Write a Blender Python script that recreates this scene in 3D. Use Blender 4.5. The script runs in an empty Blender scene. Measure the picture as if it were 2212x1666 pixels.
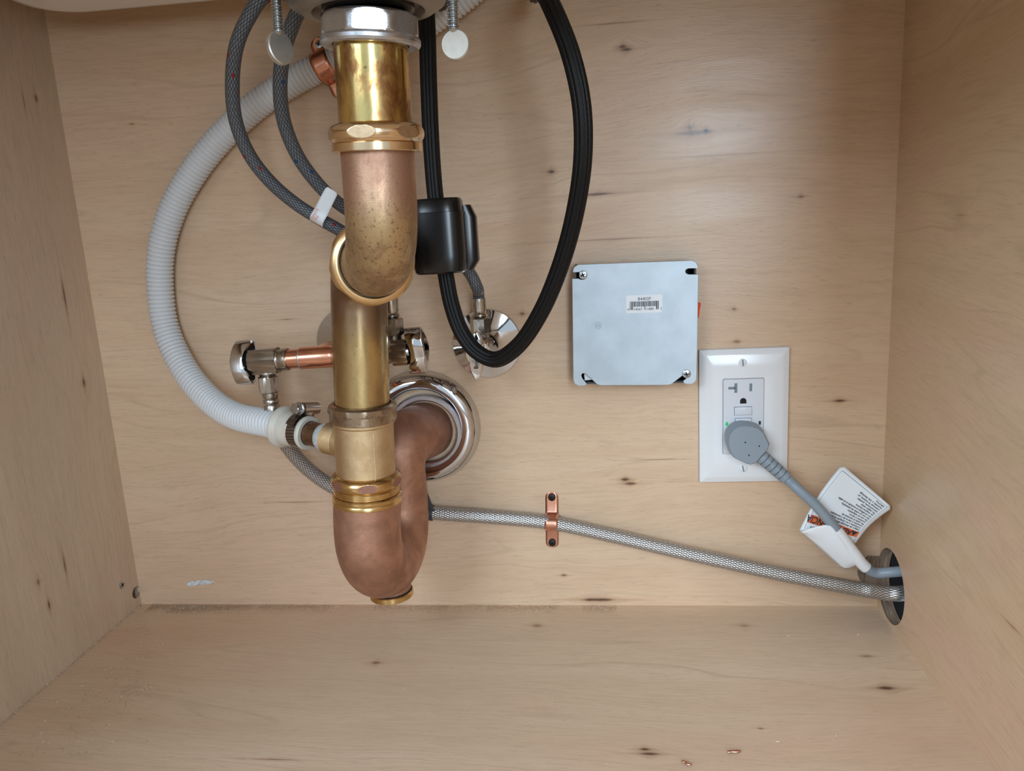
import bpy, bmesh, math, random
from mathutils import Vector, Matrix, noise as mnoise
random.seed(7)
PI = math.pi
SC = bpy.context.scene
COL = SC.collection

# ------------------------------------------------------------------ camera
# calibrated from the cabinet's own vanishing points (2212 x 1666 frame)
CX, CY, F = 1106.0, 833.0, 1707.0
vD = Vector((189, -373.4, F)).normalized()
vV = Vector((439, 8022, F)); vV = (vV - vD * vV.dot(vD)).normalized()
vR = vV.cross(vD)
CAM_W, CAM_Z = 0.68277, 0.35858


def c2w(v):
    return Vector((vR.dot(v), vD.dot(v), -vV.dot(v)))


def ray(px, py):
    return c2w(Vector((px - CX, py - CY, F)))


def P(px, py, w):
    """the point at distance w in front of the back panel seen at that photo pixel"""
    r = ray(px, py); t = (CAM_W - w) / r.y
    return Vector((r.x * t, -w, CAM_Z + r.z * t))


def PX(px, py, x):
    r = ray(px, py); t = x / r.x
    return Vector((x, -CAM_W + r.y * t, CAM_Z + r.z * t))


def PZ(px, py, z):
    r = ray(px, py); t = (z - CAM_Z) / r.z
    return Vector((r.x * t, -CAM_W + r.y * t, z))


def PPM(px, py, w):
    return ray(px, py).y / (CAM_W - w)


cd = bpy.data.cameras.new('camera')
cd.sensor_fit = 'HORIZONTAL'; cd.sensor_width = 36.0; cd.lens = F / 2212 * 36
cd.clip_start = 0.01
cam = bpy.data.objects.new('camera', cd); COL.objects.link(cam)
mx = Matrix.Identity(4)
for i, v in enumerate((c2w(Vector((1, 0, 0))), c2w(Vector((0, -1, 0))), c2w(Vector((0, 0, -1))))):
    mx[0][i], mx[1][i], mx[2][i] = v
mx.translation = Vector((0, -CAM_W, CAM_Z))
cam.matrix_world = mx
SC.camera = cam

# ------------------------------------------------------------------ light
SC.view_settings.view_transform = 'Standard'
SC.view_settings.look = 'None'
SC.view_settings.gamma = 1.0
SC.view_settings.use_curve_mapping = False
SC.view_settings.exposure = 0.19
SC.cycles.max_bounces = 7
SC.cycles.caustics_reflective = False
SC.cycles.caustics_refractive = False
SC.cycles.use_adaptive_sampling = True
SC.cycles.adaptive_threshold = 0.025
wd = bpy.data.worlds.new('room_light'); SC.world = wd; wd.use_nodes = True
bg = wd.node_tree.nodes['Background']
bg.inputs[0].default_value = (0.74, 0.88, 1.0, 1); bg.inputs[1].default_value = 0.66


def area(name, loc, target, sx, sy, power, col):
    ld = bpy.data.lights.new(name, 'AREA'); ld.shape = 'RECTANGLE'
    ld.size = sx; ld.size_y = sy; ld.energy = power; ld.color = col
    o = bpy.data.objects.new(name, ld); COL.objects.link(o)
    o.location = loc
    d = Vector(target) - Vector(loc)
    o.rotation_euler = d.to_track_quat('-Z', 'Y').to_euler()
    return o


area('window_light_left', (-2.15, -2.2, 1.55), (-0.1, 0, 0.25), 0.9, 1.2, 34, (0.70, 0.86, 1.0))
area('window_light_middle', (-1.15, -2.4, 1.55), (-0.1, 0, 0.25), 0.85, 1.4, 40, (0.70, 0.86, 1.0))
area('window_light_right', (0.58, -2.6, 0.78), (-0.1, 0, 0.40), 0.42, 1.3, 29, (0.70, 0.86, 1.0))


# ------------------------------------------------------------------ node helper
class NT:
    def __init__(s, name):
        s.m = bpy.data.materials.new(name); s.m.use_nodes = True
        s.t = s.m.node_tree; s.n = s.t.nodes; s.bs = s.n['Principled BSDF']

    def new(s, typ, **kw):
        n = s.n.new(typ)
        for k, v in kw.items():
            setattr(n, k, v)
        return n

    def put(s, sock, v):
        if isinstance(v, bpy.types.NodeSocket):
            s.t.links.new(v, sock)
        elif v is not None:
            if isinstance(v, (tuple, list)) and len(v) == 3 and sock.type == 'RGBA':
                v = (*v, 1)
            sock.default_value = v

    def math(s, op, a, b=None, c=None, clamp=False):
        n = s.new('ShaderNodeMath', operation=op, use_clamp=clamp)
        s.put(n.inputs[0], a); s.put(n.inputs[1], b) if b is not None else None
        if c is not None: s.put(n.inputs[2], c)
        return n.outputs[0]

    def mix(s, f, a, b, blend='MIX'):
        n = s.new('ShaderNodeMix', data_type='RGBA', blend_type=blend)
        s.put(n.inputs['Factor'], f); s.put(n.inputs[6], a); s.put(n.inputs[7], b)
        return n.outputs[2]

    def ramp(s, v, lo, hi, a=0.0, b=1.0):
        n = s.new('ShaderNodeMapRange', interpolation_type='SMOOTHSTEP')
        s.put(n.inputs[0], v)
        n.inputs[1].default_value = lo; n.inputs[2].default_value = hi
        n.inputs[3].default_value = a; n.inputs[4].default_value = b
        return n.outputs[0]

    def co(s, kind='Object'):
        return s.new('ShaderNodeTexCoord').outputs[kind]

    def sep(s, v):
        n = s.new('ShaderNodeSeparateXYZ'); s.put(n.inputs[0], v); return n.outputs

    def comb(s, x=0.0, y=0.0, z=0.0):
        n = s.new('ShaderNodeCombineXYZ')
        s.put(n.inputs[0], x); s.put(n.inputs[1], y); s.put(n.inputs[2], z)
        return n.outputs[0]

    def noise(s, v, scale=1.0, detail=4.0, rough=0.55, out=0, dist=0.0):
        n = s.new('ShaderNodeTexNoise')
        s.put(n.inputs['Vector'], v); n.inputs['Scale'].default_value = scale
        n.inputs['Detail'].default_value = detail; n.inputs['Roughness'].default_value = rough
        n.inputs['Distortion'].default_value = dist
        return n.outputs[out]

    def vmul(s, v, k):
        n = s.new('ShaderNodeVectorMath', operation='MULTIPLY')
        s.put(n.inputs[0], v); n.inputs[1].default_value = k; return n.outputs[0]

    def bump(s, h, dist=0.0005, strength=1.0):
        n = s.new('ShaderNodeBump'); n.inputs['Distance'].default_value = dist
        n.inputs['Strength'].default_value = strength
        s.put(n.inputs['Height'], h); s.put(s.bs.inputs['Normal'], n.outputs[0])

    def set(s, **kw):
        names = dict(color='Base Color', rough='Roughness', metal='Metallic', spec='Specular IOR Level',
                     coat='Coat Weight', coat_rough='Coat Roughness', sss='Subsurface Weight',
                     trans='Transmission Weight', emit='Emission Color', emit_s='Emission Strength')
        for k, v in kw.items():
            s.put(s.bs.inputs[names[k]], v)
        return s


def lin(r, g, b):
    f = lambda c: (c / 255 / 12.92) if c <= 10 else ((c / 255 + 0.055) / 1.055) ** 2.4
    return (f(r), f(g), f(b))


MATS = {}


def plain(name, col, rough=0.5, metal=0.0, var=0.0, vscale=60, bump=0.0, bscale=800, spec=0.5, coat=0.0):
    if name in MATS: return MATS[name]
    n = NT(name); n.set(rough=rough, metal=metal, spec=spec, coat=coat)
    if var:
        nz = n.noise(n.co(), vscale, 5)
        n.set(color=n.mix(n.ramp(nz, .3, .7), tuple(c * (1 - var) for c in col), tuple(min(1, c * (1 + var)) for c in col)))
    else:
        n.set(color=col)
    if bump: n.bump(n.noise(n.co(), bscale, 3), bump)
    MATS[name] = n.m
    return n.m


def patina(name, c1, c2, c3, rough=(.2, .4), metal=1.0, scale=(60, 60, 60), s2=300, lo=.42, hi=.66, spots=.62, bump=0.0, bscale=900, grad=None):
    """metal with a cloudy tarnish and small pits"""
    n = NT(name)
    v = n.vmul(n.co(), scale)
    a = n.noise(v, 1.0, 6, .6, dist=.4)
    f = n.ramp(a, lo, hi)
    col = n.mix(f, c1, c2)
    sp = n.noise(n.co(), s2, 3, .6)
    col = n.mix(n.ramp(sp, spots, spots + .14, 0, .7), col, c3)
    if grad:   # a tint that builds toward the upper end of the pipe
        z0, z1, gc, amt = grad
        z = n.sep(n.co())[2]
        zz = n.math('ADD', z, n.math('MULTIPLY', n.math('SUBTRACT', a, .5), .03))
        col = n.mix(n.ramp(zz, z0, z1, 0, amt), col, gc)
    n.set(color=col, metal=metal, rough=n.ramp(f, 0, 1, *rough))
    if bump: n.bump(n.noise(n.co(), bscale, 3, .6), bump)
    MATS[name] = n.m
    return n.m


# ------------------------------------------------------------------ wood
def wood(name, ia, ib, knots, light, dark, pink, seed=0.0, wav=.036, rough=.31):
    n = NT(name)
    o = n.sep(n.co())
    u, v = o[ia], o[ib]
    base = n.comb(n.math('ADD', u, seed), v, seed * .37)
    w1 = n.math('MULTIPLY', n.math('SUBTRACT', n.noise(n.vmul(base, (2.0, 4.0, 1)), 1.0, 2), .5), wav * 2.4)
    w2 = n.math('MULTIPLY', n.math('SUBTRACT', n.noise(n.vmul(base, (8.0, 14.0, 1)), 1.0, 2), .5), wav * .3)
    vv = n.math('ADD', v, n.math('ADD', w1, w2))
    kmask = None; halo = None; khue = []
    for (ku, kv, ru, rv, amt, col) in knots:
        du = n.math('MULTIPLY', n.math('SUBTRACT', u, ku), 1 / ru)
        dv = n.math('MULTIPLY', n.math('SUBTRACT', v, kv), 1 / rv)
        # the grain swerves round the knot
        big = n.math('ADD', n.math('MULTIPLY', n.math('MULTIPLY', du, du), .12), n.math('MULTIPLY', n.math('MULTIPLY', dv, dv), .04))
        fall = n.math('DIVIDE', n.math('MULTIPLY', dv, rv * .55), n.math('ADD', n.math('MULTIPLY', big, big), 1.0))
        vv = n.math('SUBTRACT', vv, fall)
        uu = n.math('MULTIPLY', du, du)
        r2 = n.math('ADD', n.math('MULTIPLY', uu, .7), n.math('MULTIPLY', n.math('MULTIPLY', dv, dv), n.math('ADD', n.math('MULTIPLY', uu, 2.2), 1.0)))
        khue.append((r2, amt, col))
    g = n.comb(n.math('ADD', u, seed), vv, seed)
    n1 = n.noise(n.vmul(g, (1.6, 34, 1)), 1.0, 4, .6)
    n2 = n.noise(n.vmul(g, (1.0, 8, 1)), 1.0, 3, .5)
    n3 = n.noise(n.vmul(g, (34, 420, 1)), 1.0, 2, .7)
    n4 = n.noise(n.vmul(base, (3.2, 7, 1)), 1.0, 3, .6)
    fine = n.noise(n.vmul(g, (110, 1100, 1)), 1.0, 1, .6)
    lines = n.math('ABSOLUTE', n.math('SINE', n.math('MULTIPLY', n2, 42.0)))
    lines = n.ramp(lines, 0.0, .22, 1.0, 0.0)
    f = n.ramp(n.math('ADD', n.math('MULTIPLY', n1, .6), n.math('MULTIPLY', n2, .4)), .24, .76)
    col = n.mix(f, dark, light)
    col = n.mix(n.ramp(n4, .42, .66, 0, .75), col, pink)
    col = n.mix(n.math('MULTIPLY', n.ramp(n3, .40, .70), .20), col, tuple(c * .62 for c in dark))
    col = n.mix(n.math('MULTIPLY', lines, n.ramp(n1, .35, .7, 0, .42)), col, tuple(c * .72 for c in dark))
    col = n.mix(n.ramp(fine, .63, .76, 0, .34), col, tuple(c * .5 for c in dark))
    dist = n.math('MULTIPLY', n.math('SUBTRACT', n.noise(n.vmul(g, (90, 260, 1)), 1.0, 2), .5), .8)
    for r2, amt, kc in khue:
        rr = n.math('ADD', n.math('SQRT', r2), dist)
        col = n.mix(n.ramp(rr, .4, 3.6, amt * .34, 0), col, tuple(c * .55 for c in lin(190, 120, 60)))
        col = n.mix(n.ramp(rr, .15, 1.15, amt, 0), col, kc)
    n.set(color=col, rough=n.ramp(n1, .3, .7, rough - .05, rough + .08), spec=.5)
    n.bump(n.math('ADD', n.math('MULTIPLY', n3, .5), fine), .00012, .5)
    MATS[name] = n.m
    return n.m


# ------------------------------------------------------------------ mesh helper
def frame(o, d, up=None):
    d = Vector(d).normalized()
    up = Vector(up) if up is not None else (Vector((0, 0, 1)) if abs(d.z) < .9 else Vector((1, 0, 0)))
    x = up - d * up.dot(d); x.normalize()
    y = d.cross(x)
    m = Matrix.Identity(4)
    for i, a in enumerate((x, y, d)):
        m[0][i], m[1][i], m[2][i] = a
    m.translation = Vector(o)
    return m


def spline(pts, step=.004):
    """Catmull-Rom (centripetal) through the points, then even steps"""
    p = [Vector(a) for a in pts]
    p = [p[0] * 2 - p[1]] + p + [p[-1] * 2 - p[-2]]
    fine = []
    for i in range(1, len(p) - 2):
        p0, p1, p2, p3 = p[i - 1:i + 3]
        t0 = 0; t1 = t0 + max((p1 - p0).length, 1e-6) ** .5
        t2 = t1 + max((p2 - p1).length, 1e-6) ** .5; t3 = t2 + max((p3 - p2).length, 1e-6) ** .5
        for k in range(24):
            t = t1 + (t2 - t1) * k / 24
            a1 = p0 * ((t1 - t) / (t1 - t0)) + p1 * ((t - t0) / (t1 - t0))
            a2 = p1 * ((t2 - t) / (t2 - t1)) + p2 * ((t - t1) / (t2 - t1))
            a3 = p2 * ((t3 - t) / (t3 - t2)) + p3 * ((t - t2) / (t3 - t2))
            b1 = a1 * ((t2 - t) / (t2 - t0)) + a2 * ((t - t0) / (t2 - t0))
            b2 = a2 * ((t3 - t) / (t3 - t1)) + a3 * ((t - t1) / (t3 - t1))
            fine.append(b1 * ((t2 - t) / (t2 - t1)) + b2 * ((t - t1) / (t2 - t1)))
    fine.append(p[-2])
    return even(fine, step)


def behind_sink(p, side=0.0):
    """the run of a hose from p, under the basin and up behind it to the tap"""
    p = Vector(p); z = min(p.z + .010, .5172)
    return [Vector((p.x + side, -.044, .570)), Vector((p.x + side * .8, -.0465, .530)), Vector((p.x + side * .5, -.0640, .5155)), Vector((p.x + side * .3, -(.040 + (-p.y - .040) * .55), z))]


def even(fine, step):
    L = [0]
    for a, b in zip(fine, fine[1:]): L.append(L[-1] + (b - a).length)
    n = max(2, int(L[-1] / step)); out = []; j = 0
    for i in range(n + 1):
        s = L[-1] * i / n
        while j < len(L) - 2 and L[j + 1] < s: j += 1
        k = (s - L[j]) / max(L[j + 1] - L[j], 1e-9)
        out.append(fine[j].lerp(fine[j + 1], min(max(k, 0), 1)))
    return out


class B:
    def __init__(s):
        s.bm = bmesh.new(); s.uv = s.bm.loops.layers.uv.new('UVMap')

    def grid(s, rings, uvs=None, closed=True, cap0=False, cap1=False, mi=0, mif=None):
        bm = s.bm
        vs = [[bm.verts.new(p) for p in r] for r in rings]
        n = len(rings[0])
        for i in range(len(rings) - 1):
            for j in range(n if closed else n - 1):
                k = (j + 1) % n
                q = [vs[i][j], vs[i][k], vs[i + 1][k], vs[i + 1][j]]
                try: f = bm.faces.new(q)
                except ValueError: continue
                f.material_index = mif(i, j) if mif else mi
                if uvs:
                    uu = (j / n, (j + 1) / n)
                    for l, t in zip(f.loops, ((uu[0], uvs[i]), (uu[1], uvs[i]), (uu[1], uvs[i + 1]), (uu[0], uvs[i + 1]))):
                        l[s.uv].uv = t
        if cap0: bm.faces.new(list(reversed(vs[0]))).material_index = mi
        if cap1: bm.faces.new(vs[-1]).material_index = mi
        return s

    def lathe(s, prof, M, seg=64, flats=0, fd=0.0, off=0.0, mi=0, fmi=None, closed=False):
        """prof: (radius, height); flats: radius cut back to a prism of that many sides at distance fd"""
        rings = []; uvs = []; L = 0; cut = []
        pr = list(prof) + ([prof[0]] if closed else [])
        for i, (r, h) in enumerate(pr):
            if i: L += math.hypot(r - pr[i - 1][0], h - pr[i - 1][1])
            ring = []; cr = []
            for j in range(seg):
                a = 2 * PI * j / seg + (off if flats else 0); rr = max(r, 1e-5); c = False
                if flats:
                    st = 2 * PI / flats; b = (a - off + st / 2) % st - st / 2
                    lim = fd / math.cos(b)
                    if rr > lim: rr = lim; c = True
                ring.append(M @ Vector((rr * math.cos(a), rr * math.sin(a), h))); cr.append(c)
            rings.append(ring); uvs.append(L); cut.append(cr)
        mif = None
        if fmi is not None:
            mif = lambda i, j: fmi if (cut[i][j] and cut[i + 1][j] and cut[i][(j + 1) % seg] and cut[i + 1][(j + 1) % seg]) else mi
        s.grid(rings, uvs, True, False, False, mi, mif)
        return s

    def tube(s, path, r, seg=24, cap=True, prof=None, mi=0, up=None):
        """r: number or function of arc length; prof: function of angle scaling the radius"""
        n = len(path); T = []
        for i in range(n):
            T.append((path[min(i + 1, n - 1)] - path[max(i - 1, 0)]).normalized())
        x = Vector(up) if up else (Vector((0, -1, 0)) if abs(T[0].y) < .9 else Vector((1, 0, 0)))
        rings = []; uvs = []; L = 0
        for i in range(n):
            x = (x - T[i] * x.dot(T[i])).normalized(); y = T[i].cross(x)
            if i: L += (path[i] - path[i - 1]).length
            rad = r(L) if callable(r) else r
            rings.append([path[i] + (x * math.cos(2 * PI * j / seg) + y * math.sin(2 * PI * j / seg)) * rad * (prof(2 * PI * j / seg) if prof else 1) for j in range(seg)])
            uvs.append(L)
        s.grid(rings, uvs, True, cap, cap, mi)
        return s

    def cyl(s, a, b, r, seg=32, mi=0):
        a, b = Vector(a), Vector(b); L = (b - a).length
        return s.lathe([(0, 0), (r, 0), (r, L), (0, L)], frame(a, b - a), seg, mi=mi)

    def prism(s, pts, d, bev=0.0, mi=0, M=None):
        """outline of 3-D (or 2-D with M) points extruded by vector d"""
        if M is not None:
            d = M.to_3x3() @ Vector((0, 0, d)); pts = [M @ Vector((p[0], p[1], 0)) for p in pts]
        bm = s.bm
        c = sum((Vector(p) for p in pts), Vector()) / len(pts)
        d = Vector(d)
        lo = [bm.verts.new(p) for p in pts]
        if bev:
            hi = [bm.verts.new(Vector(p) + d * (1 - bev / d.length)) for p in pts]
            top = [bm.verts.new(Vector(p) + d + (c - Vector(p)).normalized() * bev) for p in pts]
        else:
            hi = [bm.verts.new(Vector(p) + d) for p in pts]; top = hi
        n = len(pts); fs = [bm.faces.new(list(reversed(lo))), bm.faces.new(top)]
        for j in range(n):
            k = (j + 1) % n
            fs.append(bm.faces.new((lo[j], lo[k], hi[k], hi[j])))
            if bev: fs.append(bm.faces.new((hi[j], hi[k], top[k], top[j])))
        for f in fs: f.material_index = mi
        bmesh.ops.recalc_face_normals(bm, faces=fs)
        return s

    def box(s, c, size, M=None, bev=0.0, mi=0):
        before = set(s.bm.verts)
        bmesh.ops.create_cube(s.bm, size=1)
        nv = [v for v in s.bm.verts if v not in before]
        for v in nv: v.co = Vector((v.co.x * size[0], v.co.y * size[1], v.co.z * size[2]))
        if bev:
            es = list({e for v in nv for e in v.link_edges})
            bmesh.ops.bevel(s.bm, geom=es, offset=bev, segments=2, profile=.6, affect='EDGES')
            nv = [v for v in s.bm.verts if v not in before]
        T = (M if M is not None else Matrix.Identity(4)) @ Matrix.Translation(Vector(c))
        for v in nv: v.co = T @ v.co
        for f in {f for v in nv for f in v.link_faces}: f.material_index = mi
        return s

    def hexa(s, a, b, af, rot=0.0, chamfer=.0006):
        """hex bar between two points, af = half of the across-flats size"""
        a, b = Vector(a), Vector(b); L = (b - a).length; R = af / math.cos(PI / 6)
        c = chamfer
        return s.lathe([(0, 0), (R - 2 * c, 0), (R, c), (R, L - c), (R - 2 * c, L), (0, L)], frame(a, b - a), 72, 6, af, rot)


def link(name, bm, mats, parent=None, smooth=True, ang=.55):
    b = bm.bm if isinstance(bm, B) else bm
    bmesh.ops.remove_doubles(b, verts=b.verts, dist=2e-6)
    bmesh.ops.recalc_face_normals(b, faces=b.faces)
    if smooth:
        for f in b.faces: f.smooth = True
        for e in b.edges:
            if len(e.link_faces) == 2 and e.calc_face_angle(0) > ang: e.smooth = False
    me = bpy.data.meshes.new(name); b.to_mesh(me); b.free()
    for m in (mats if isinstance(mats, (list, tuple)) else [mats]): me.materials.append(m)
    return place(name, me, parent)


def place(name, me, parent=None):
    o = bpy.data.objects.new(name, me); COL.objects.link(o)
    if parent is not None:
        o.parent = parent
        if parent.type == 'EMPTY': o.matrix_parent_inverse = Matrix.Translation(-Vector(parent.location))
    return o


def thing(name, label, cat, loc, group=None):
    o = bpy.data.objects.new(name, None); COL.objects.link(o)
    o.empty_display_size = .01; o.location = Vector(loc)
    return tag(o, label, cat, group)


def tag(o, label=None, cat=None, group=None, kind=None):
    if label: o['label'] = label
    if cat: o['category'] = cat
    if group: o['group'] = group
    if kind: o['kind'] = kind
    return o


def text(body, size, fn, name, mat, parent, align='LEFT', off=(0, 0), bold=0.0):
    """flat lettering laid on a surface: fn maps (x, y) in text units to a 3-D point"""
    cu = bpy.data.curves.new('lettering', 'FONT'); cu.body = body; cu.size = size
    cu.align_x = align; cu.resolution_u = 2; cu.offset = bold
    o = bpy.data.objects.new('lettering', cu)
    me = bpy.data.meshes.new_from_object(o)
    bpy.data.objects.remove(o); bpy.data.curves.remove(cu)
    b = bmesh.new(); b.from_mesh(me); bpy.data.meshes.remove(me)
    for v in b.verts: v.co = fn(v.co.x + off[0], v.co.y + off[1])
    return link(name, b, mat, parent, smooth=False)


# ------------------------------------------------------------------ materials
WL, WD_, WP = lin(223, 195, 166), lin(209, 176, 145), lin(216, 181, 154)
KB, KR, KG = lin(70, 42, 24), lin(120, 72, 44), lin(104, 92, 90)


def kb(px, py, rx, ry, amt=.9, col=KB):
    p = P(px, py, 0); k = PPM(px, py, 0); return (p.x, p.z, rx / k, ry / k, amt, col)


def kf(px, py, rx, ry, amt=.9, col=KB):
    p = PZ(px, py, 0); q = PZ(px + rx, py, 0); r = PZ(px, py - ry, 0)
    return (p.x, p.y, (q - p).length, (r - p).length, amt, col)


XL, XR = -0.4671, 0.2373


def kl(px, py, rx, ry, amt=.8, col=KB):
    p = PX(px, py, XL); q = PX(px + rx, py, XL); r = PX(px, py - ry, XL)
    return (p.z, p.y, (r - p).length, (q - p).length, amt, col)


back_knots = [kb(1345, 101, 9, 5), kb(1353, 107, 12, 5), kb(1500, 287, 46, 8, .75, KG), kb(1490, 275, 9, 6, .7, KG), kb(1525, 283, 6, 5, 1, lin(25, 18, 15)),
              kb(1191, 371, 9, 5, .85), kb(1285, 420, 46, 4, .8), kb(1730, 425, 8, 4, .8, KR), kb(1320, 517, 110, 2, .55, KR), kb(1330, 50, 70, 2, .5, KR),
              kb(1128, 678, 7, 5, .8), kb(1813, 866, 15, 4, .85), kb(1350, 1036, 10, 5), kb(1362, 1045, 14, 4, .8), kb(1292, 1296, 40, 5, .9),
              kb(1218, 1243, 7, 3, .7), kb(1586, 668, 6, 4, .8, KR), kb(1592, 738, 9, 4, .7, KR), kb(1560, 335, 120, 2.5, .35, KR), kb(640, 1085, 60, 1.6, .45, KR),
              kb(620, 690, 16, 1.6, .5), kb(285, 268, 8, 2, .6), kb(1425, 993, 60, 1.5, .45)]
floor_knots = [kf(1393, 1619, 14, 4), kf(1404, 1629, 26, 4), kf(1915, 1487, 24, 5), kf(812, 1432, 11, 4, .7, KR), kf(590, 1641, 60, 2, .6, KR), kf(1160, 1352, 12, 4, .6, KR),
               kf(1608, 1352, 14, 4, .5, KR), kf(1643, 1574, 9, 2, .7), kf(1872, 1418, 16, 3, .5)]
left_knots = [kl(78, 213, 3, 9), kl(139, 640, 3, 40, .75), kl(181, 826, 4, 12, .8), kl(140, 1222, 2, 28, .8, KR), kl(83, 1257, 4, 8, .7, KR), kl(106, 1307, 3, 14, .8), kl(52, 222, 2, 30, .5)]


def kr(px, py, rx, ry, amt=.8, col=KB):
    p = PX(px, py, XR); q = PX(px + rx, py, XR); r = PX(px, py - ry, XR)
    return (p.y, p.z, (q - p).length, (r - p).length, amt, col)


right_knots = [kr(2188, 1355, 18, 3, .6, KR), kr(2075, 465, 10, 2, .4, KR)]
m_back = wood('birch_back', 0, 2, back_knots, WL, WD_, WP, 1.3)
m_floor = wood('birch_floor', 0, 1, floor_knots, lin(224, 199, 172), lin(210, 180, 151), WP, 4.1, rough=.40)
m_left = wood('birch_left', 2, 1, left_knots, lin(214, 193, 168), lin(199, 176, 150), lin(208, 178, 156), 7.7)
m_right = wood('birch_right', 1, 2, right_knots, lin(214, 187, 155), lin(198, 167, 133), lin(210, 174, 150), 2.9, wav=.05)
n_ = NT('drilled_ply'); v_ = n_.vmul(n_.co(), (900, 40, 40))
n_.set(color=n_.mix(n_.ramp(n_.noise(v_, 1.0, 5, .7), .3, .7), lin(112, 90, 74), lin(190, 164, 140)), rough=.85)
n_.bump(n_.noise(v_, 1.0, 5, .7), .0012); m_cut = n_.m
m_white = plain('white_ceramic', lin(244, 244, 246), .18)
m_steel = plain('brushed_steel', lin(158, 152, 146), .34, 1.0, .08, 40)
m_chrome = plain('chrome', lin(214, 214, 216), .06, 1.0)
m_nickel = plain('satin_nickel', lin(188, 182, 174), .24, 1.0, .06, 120)
m_castnut = plain('cast_zinc', lin(200, 204, 212), .24, 1.0, .06, 300, .00012, 2000)
m_black = plain('black_plastic', lin(13, 13, 15), .25, 0, 0, spec=.5)
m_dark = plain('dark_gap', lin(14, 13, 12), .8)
m_darkgrey = plain('dark_rubber', lin(56, 56, 58), .6)
m_tail = patina('brass_tail', lin(236, 210, 140), lin(152, 108, 68), lin(112, 76, 54), (.13, .36), 1, (70, 70, 34), 240, .42, .62, .62)
m_elbow = patina('brass_elbow', lin(196, 168, 128), lin(166, 136, 102), lin(116, 92, 72), (.44, .58), .9, (75, 75, 34), 460, .40, .60, .55, .0001, 1500, (.352, .385, lin(190, 146, 128), .7))
m_lower = patina('brass_lower', lin(206, 182, 130), lin(172, 144, 100), lin(110, 84, 62), (.24, .42), 1, (60, 60, 24), 560, .38, .62, .60, 0, 900, (.258, .305, lin(140, 114, 94), .9))
m_nut = plain('bright_brass', lin(234, 204, 164), .17, 1.0, .06, 90)
m_nutface = plain('brass_flat', lin(206, 180, 146), .45, 1.0, .10, 400, .0001, 2200)
m_cast = patina('cast_brass', lin(214, 186, 146), lin(200, 170, 130), lin(232, 210, 176), (.36, .44), 1, (90, 90, 90), 1500, .35, .65, .66, .0003, 2400)
m_oldnut = patina('tarnished_brass', lin(176, 156, 132), lin(140, 120, 100), lin(86, 70, 56), (.3, .45), 1, (200, 200, 200), 700, .35, .65, .6)
m_goldnut = patina('gold_brass', lin(218, 184, 128), lin(194, 154, 100), lin(150, 110, 74), (.2, .3), 1, (80, 80, 80), 300, .4, .7, .7)
m_trap = patina('rough_bronze', lin(192, 145, 121), lin(162, 119, 98), lin(218, 184, 152), (.37, .47), .8, (60, 60, 60), 1300, .3, .7, .72, .00024, 2300)
m_nutred = plain('raw_bronze_flat', lin(158, 114, 96), .55, .7, .12, 500)
m_copper = plain('copper', lin(226, 160, 132), .24, 1.0, .10, 60)
m_copper2 = plain('satin_copper', lin(228, 168, 144), .30, 1.0, .07, 80)
m_nipple = patina('brown_nipple', lin(140, 108, 82), lin(108, 80, 60), lin(60, 40, 28), (.35, .5), .9, (120, 120, 120), 500)
m_dope = plain('thread_tape', lin(196, 202, 206), .45, .2, .2, 900)
m_hose = NT('white_hose').set(color=lin(218, 219, 221), rough=.42, sss=.0).m
m_rubber = plain('cream_rubber', lin(204, 198, 186), .45, 0, .05, 120)
m_galv = plain('galvanised_steel', lin(182, 192, 200), .46, .5, .06, 50)
m_zinc = plain('zinc_screw', lin(190, 196, 200), .25, 1)
m_white2 = plain('white_plastic', lin(230, 231, 233), .16)
m_white3 = plain('white_face', lin(216, 219, 226), .25)
m_slotgrey = plain('grey_shutter', lin(118, 130, 140), .5)
m_grey = plain('grey_vinyl', lin(140, 152, 162), .42)
m_grey2 = plain('grey_vinyl_dark', lin(92, 104, 114), .5)
m_paper = plain('white_vinyl_tag', lin(236, 240, 244), .35)
m_orange = plain('orange_print', lin(232, 104, 40), .5)
m_ink = plain('black_ink', lin(38, 42, 52), .6)
m_redink = plain('red_ink', lin(232, 120, 112), .6)
m_blackscrew = plain('black_screw', lin(34, 33, 32), .4, .6)
m_wirenut = plain('orange_wire_nut', lin(240, 84, 40), .4)
m_green = NT('green_lamp').set(color=lin(20, 170, 80), emit=lin(20, 190, 90), emit_s=.35, rough=.3).m
m_putty = plain('pale_putty', lin(204, 206, 204), .6, 0, .25, 300)


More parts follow.
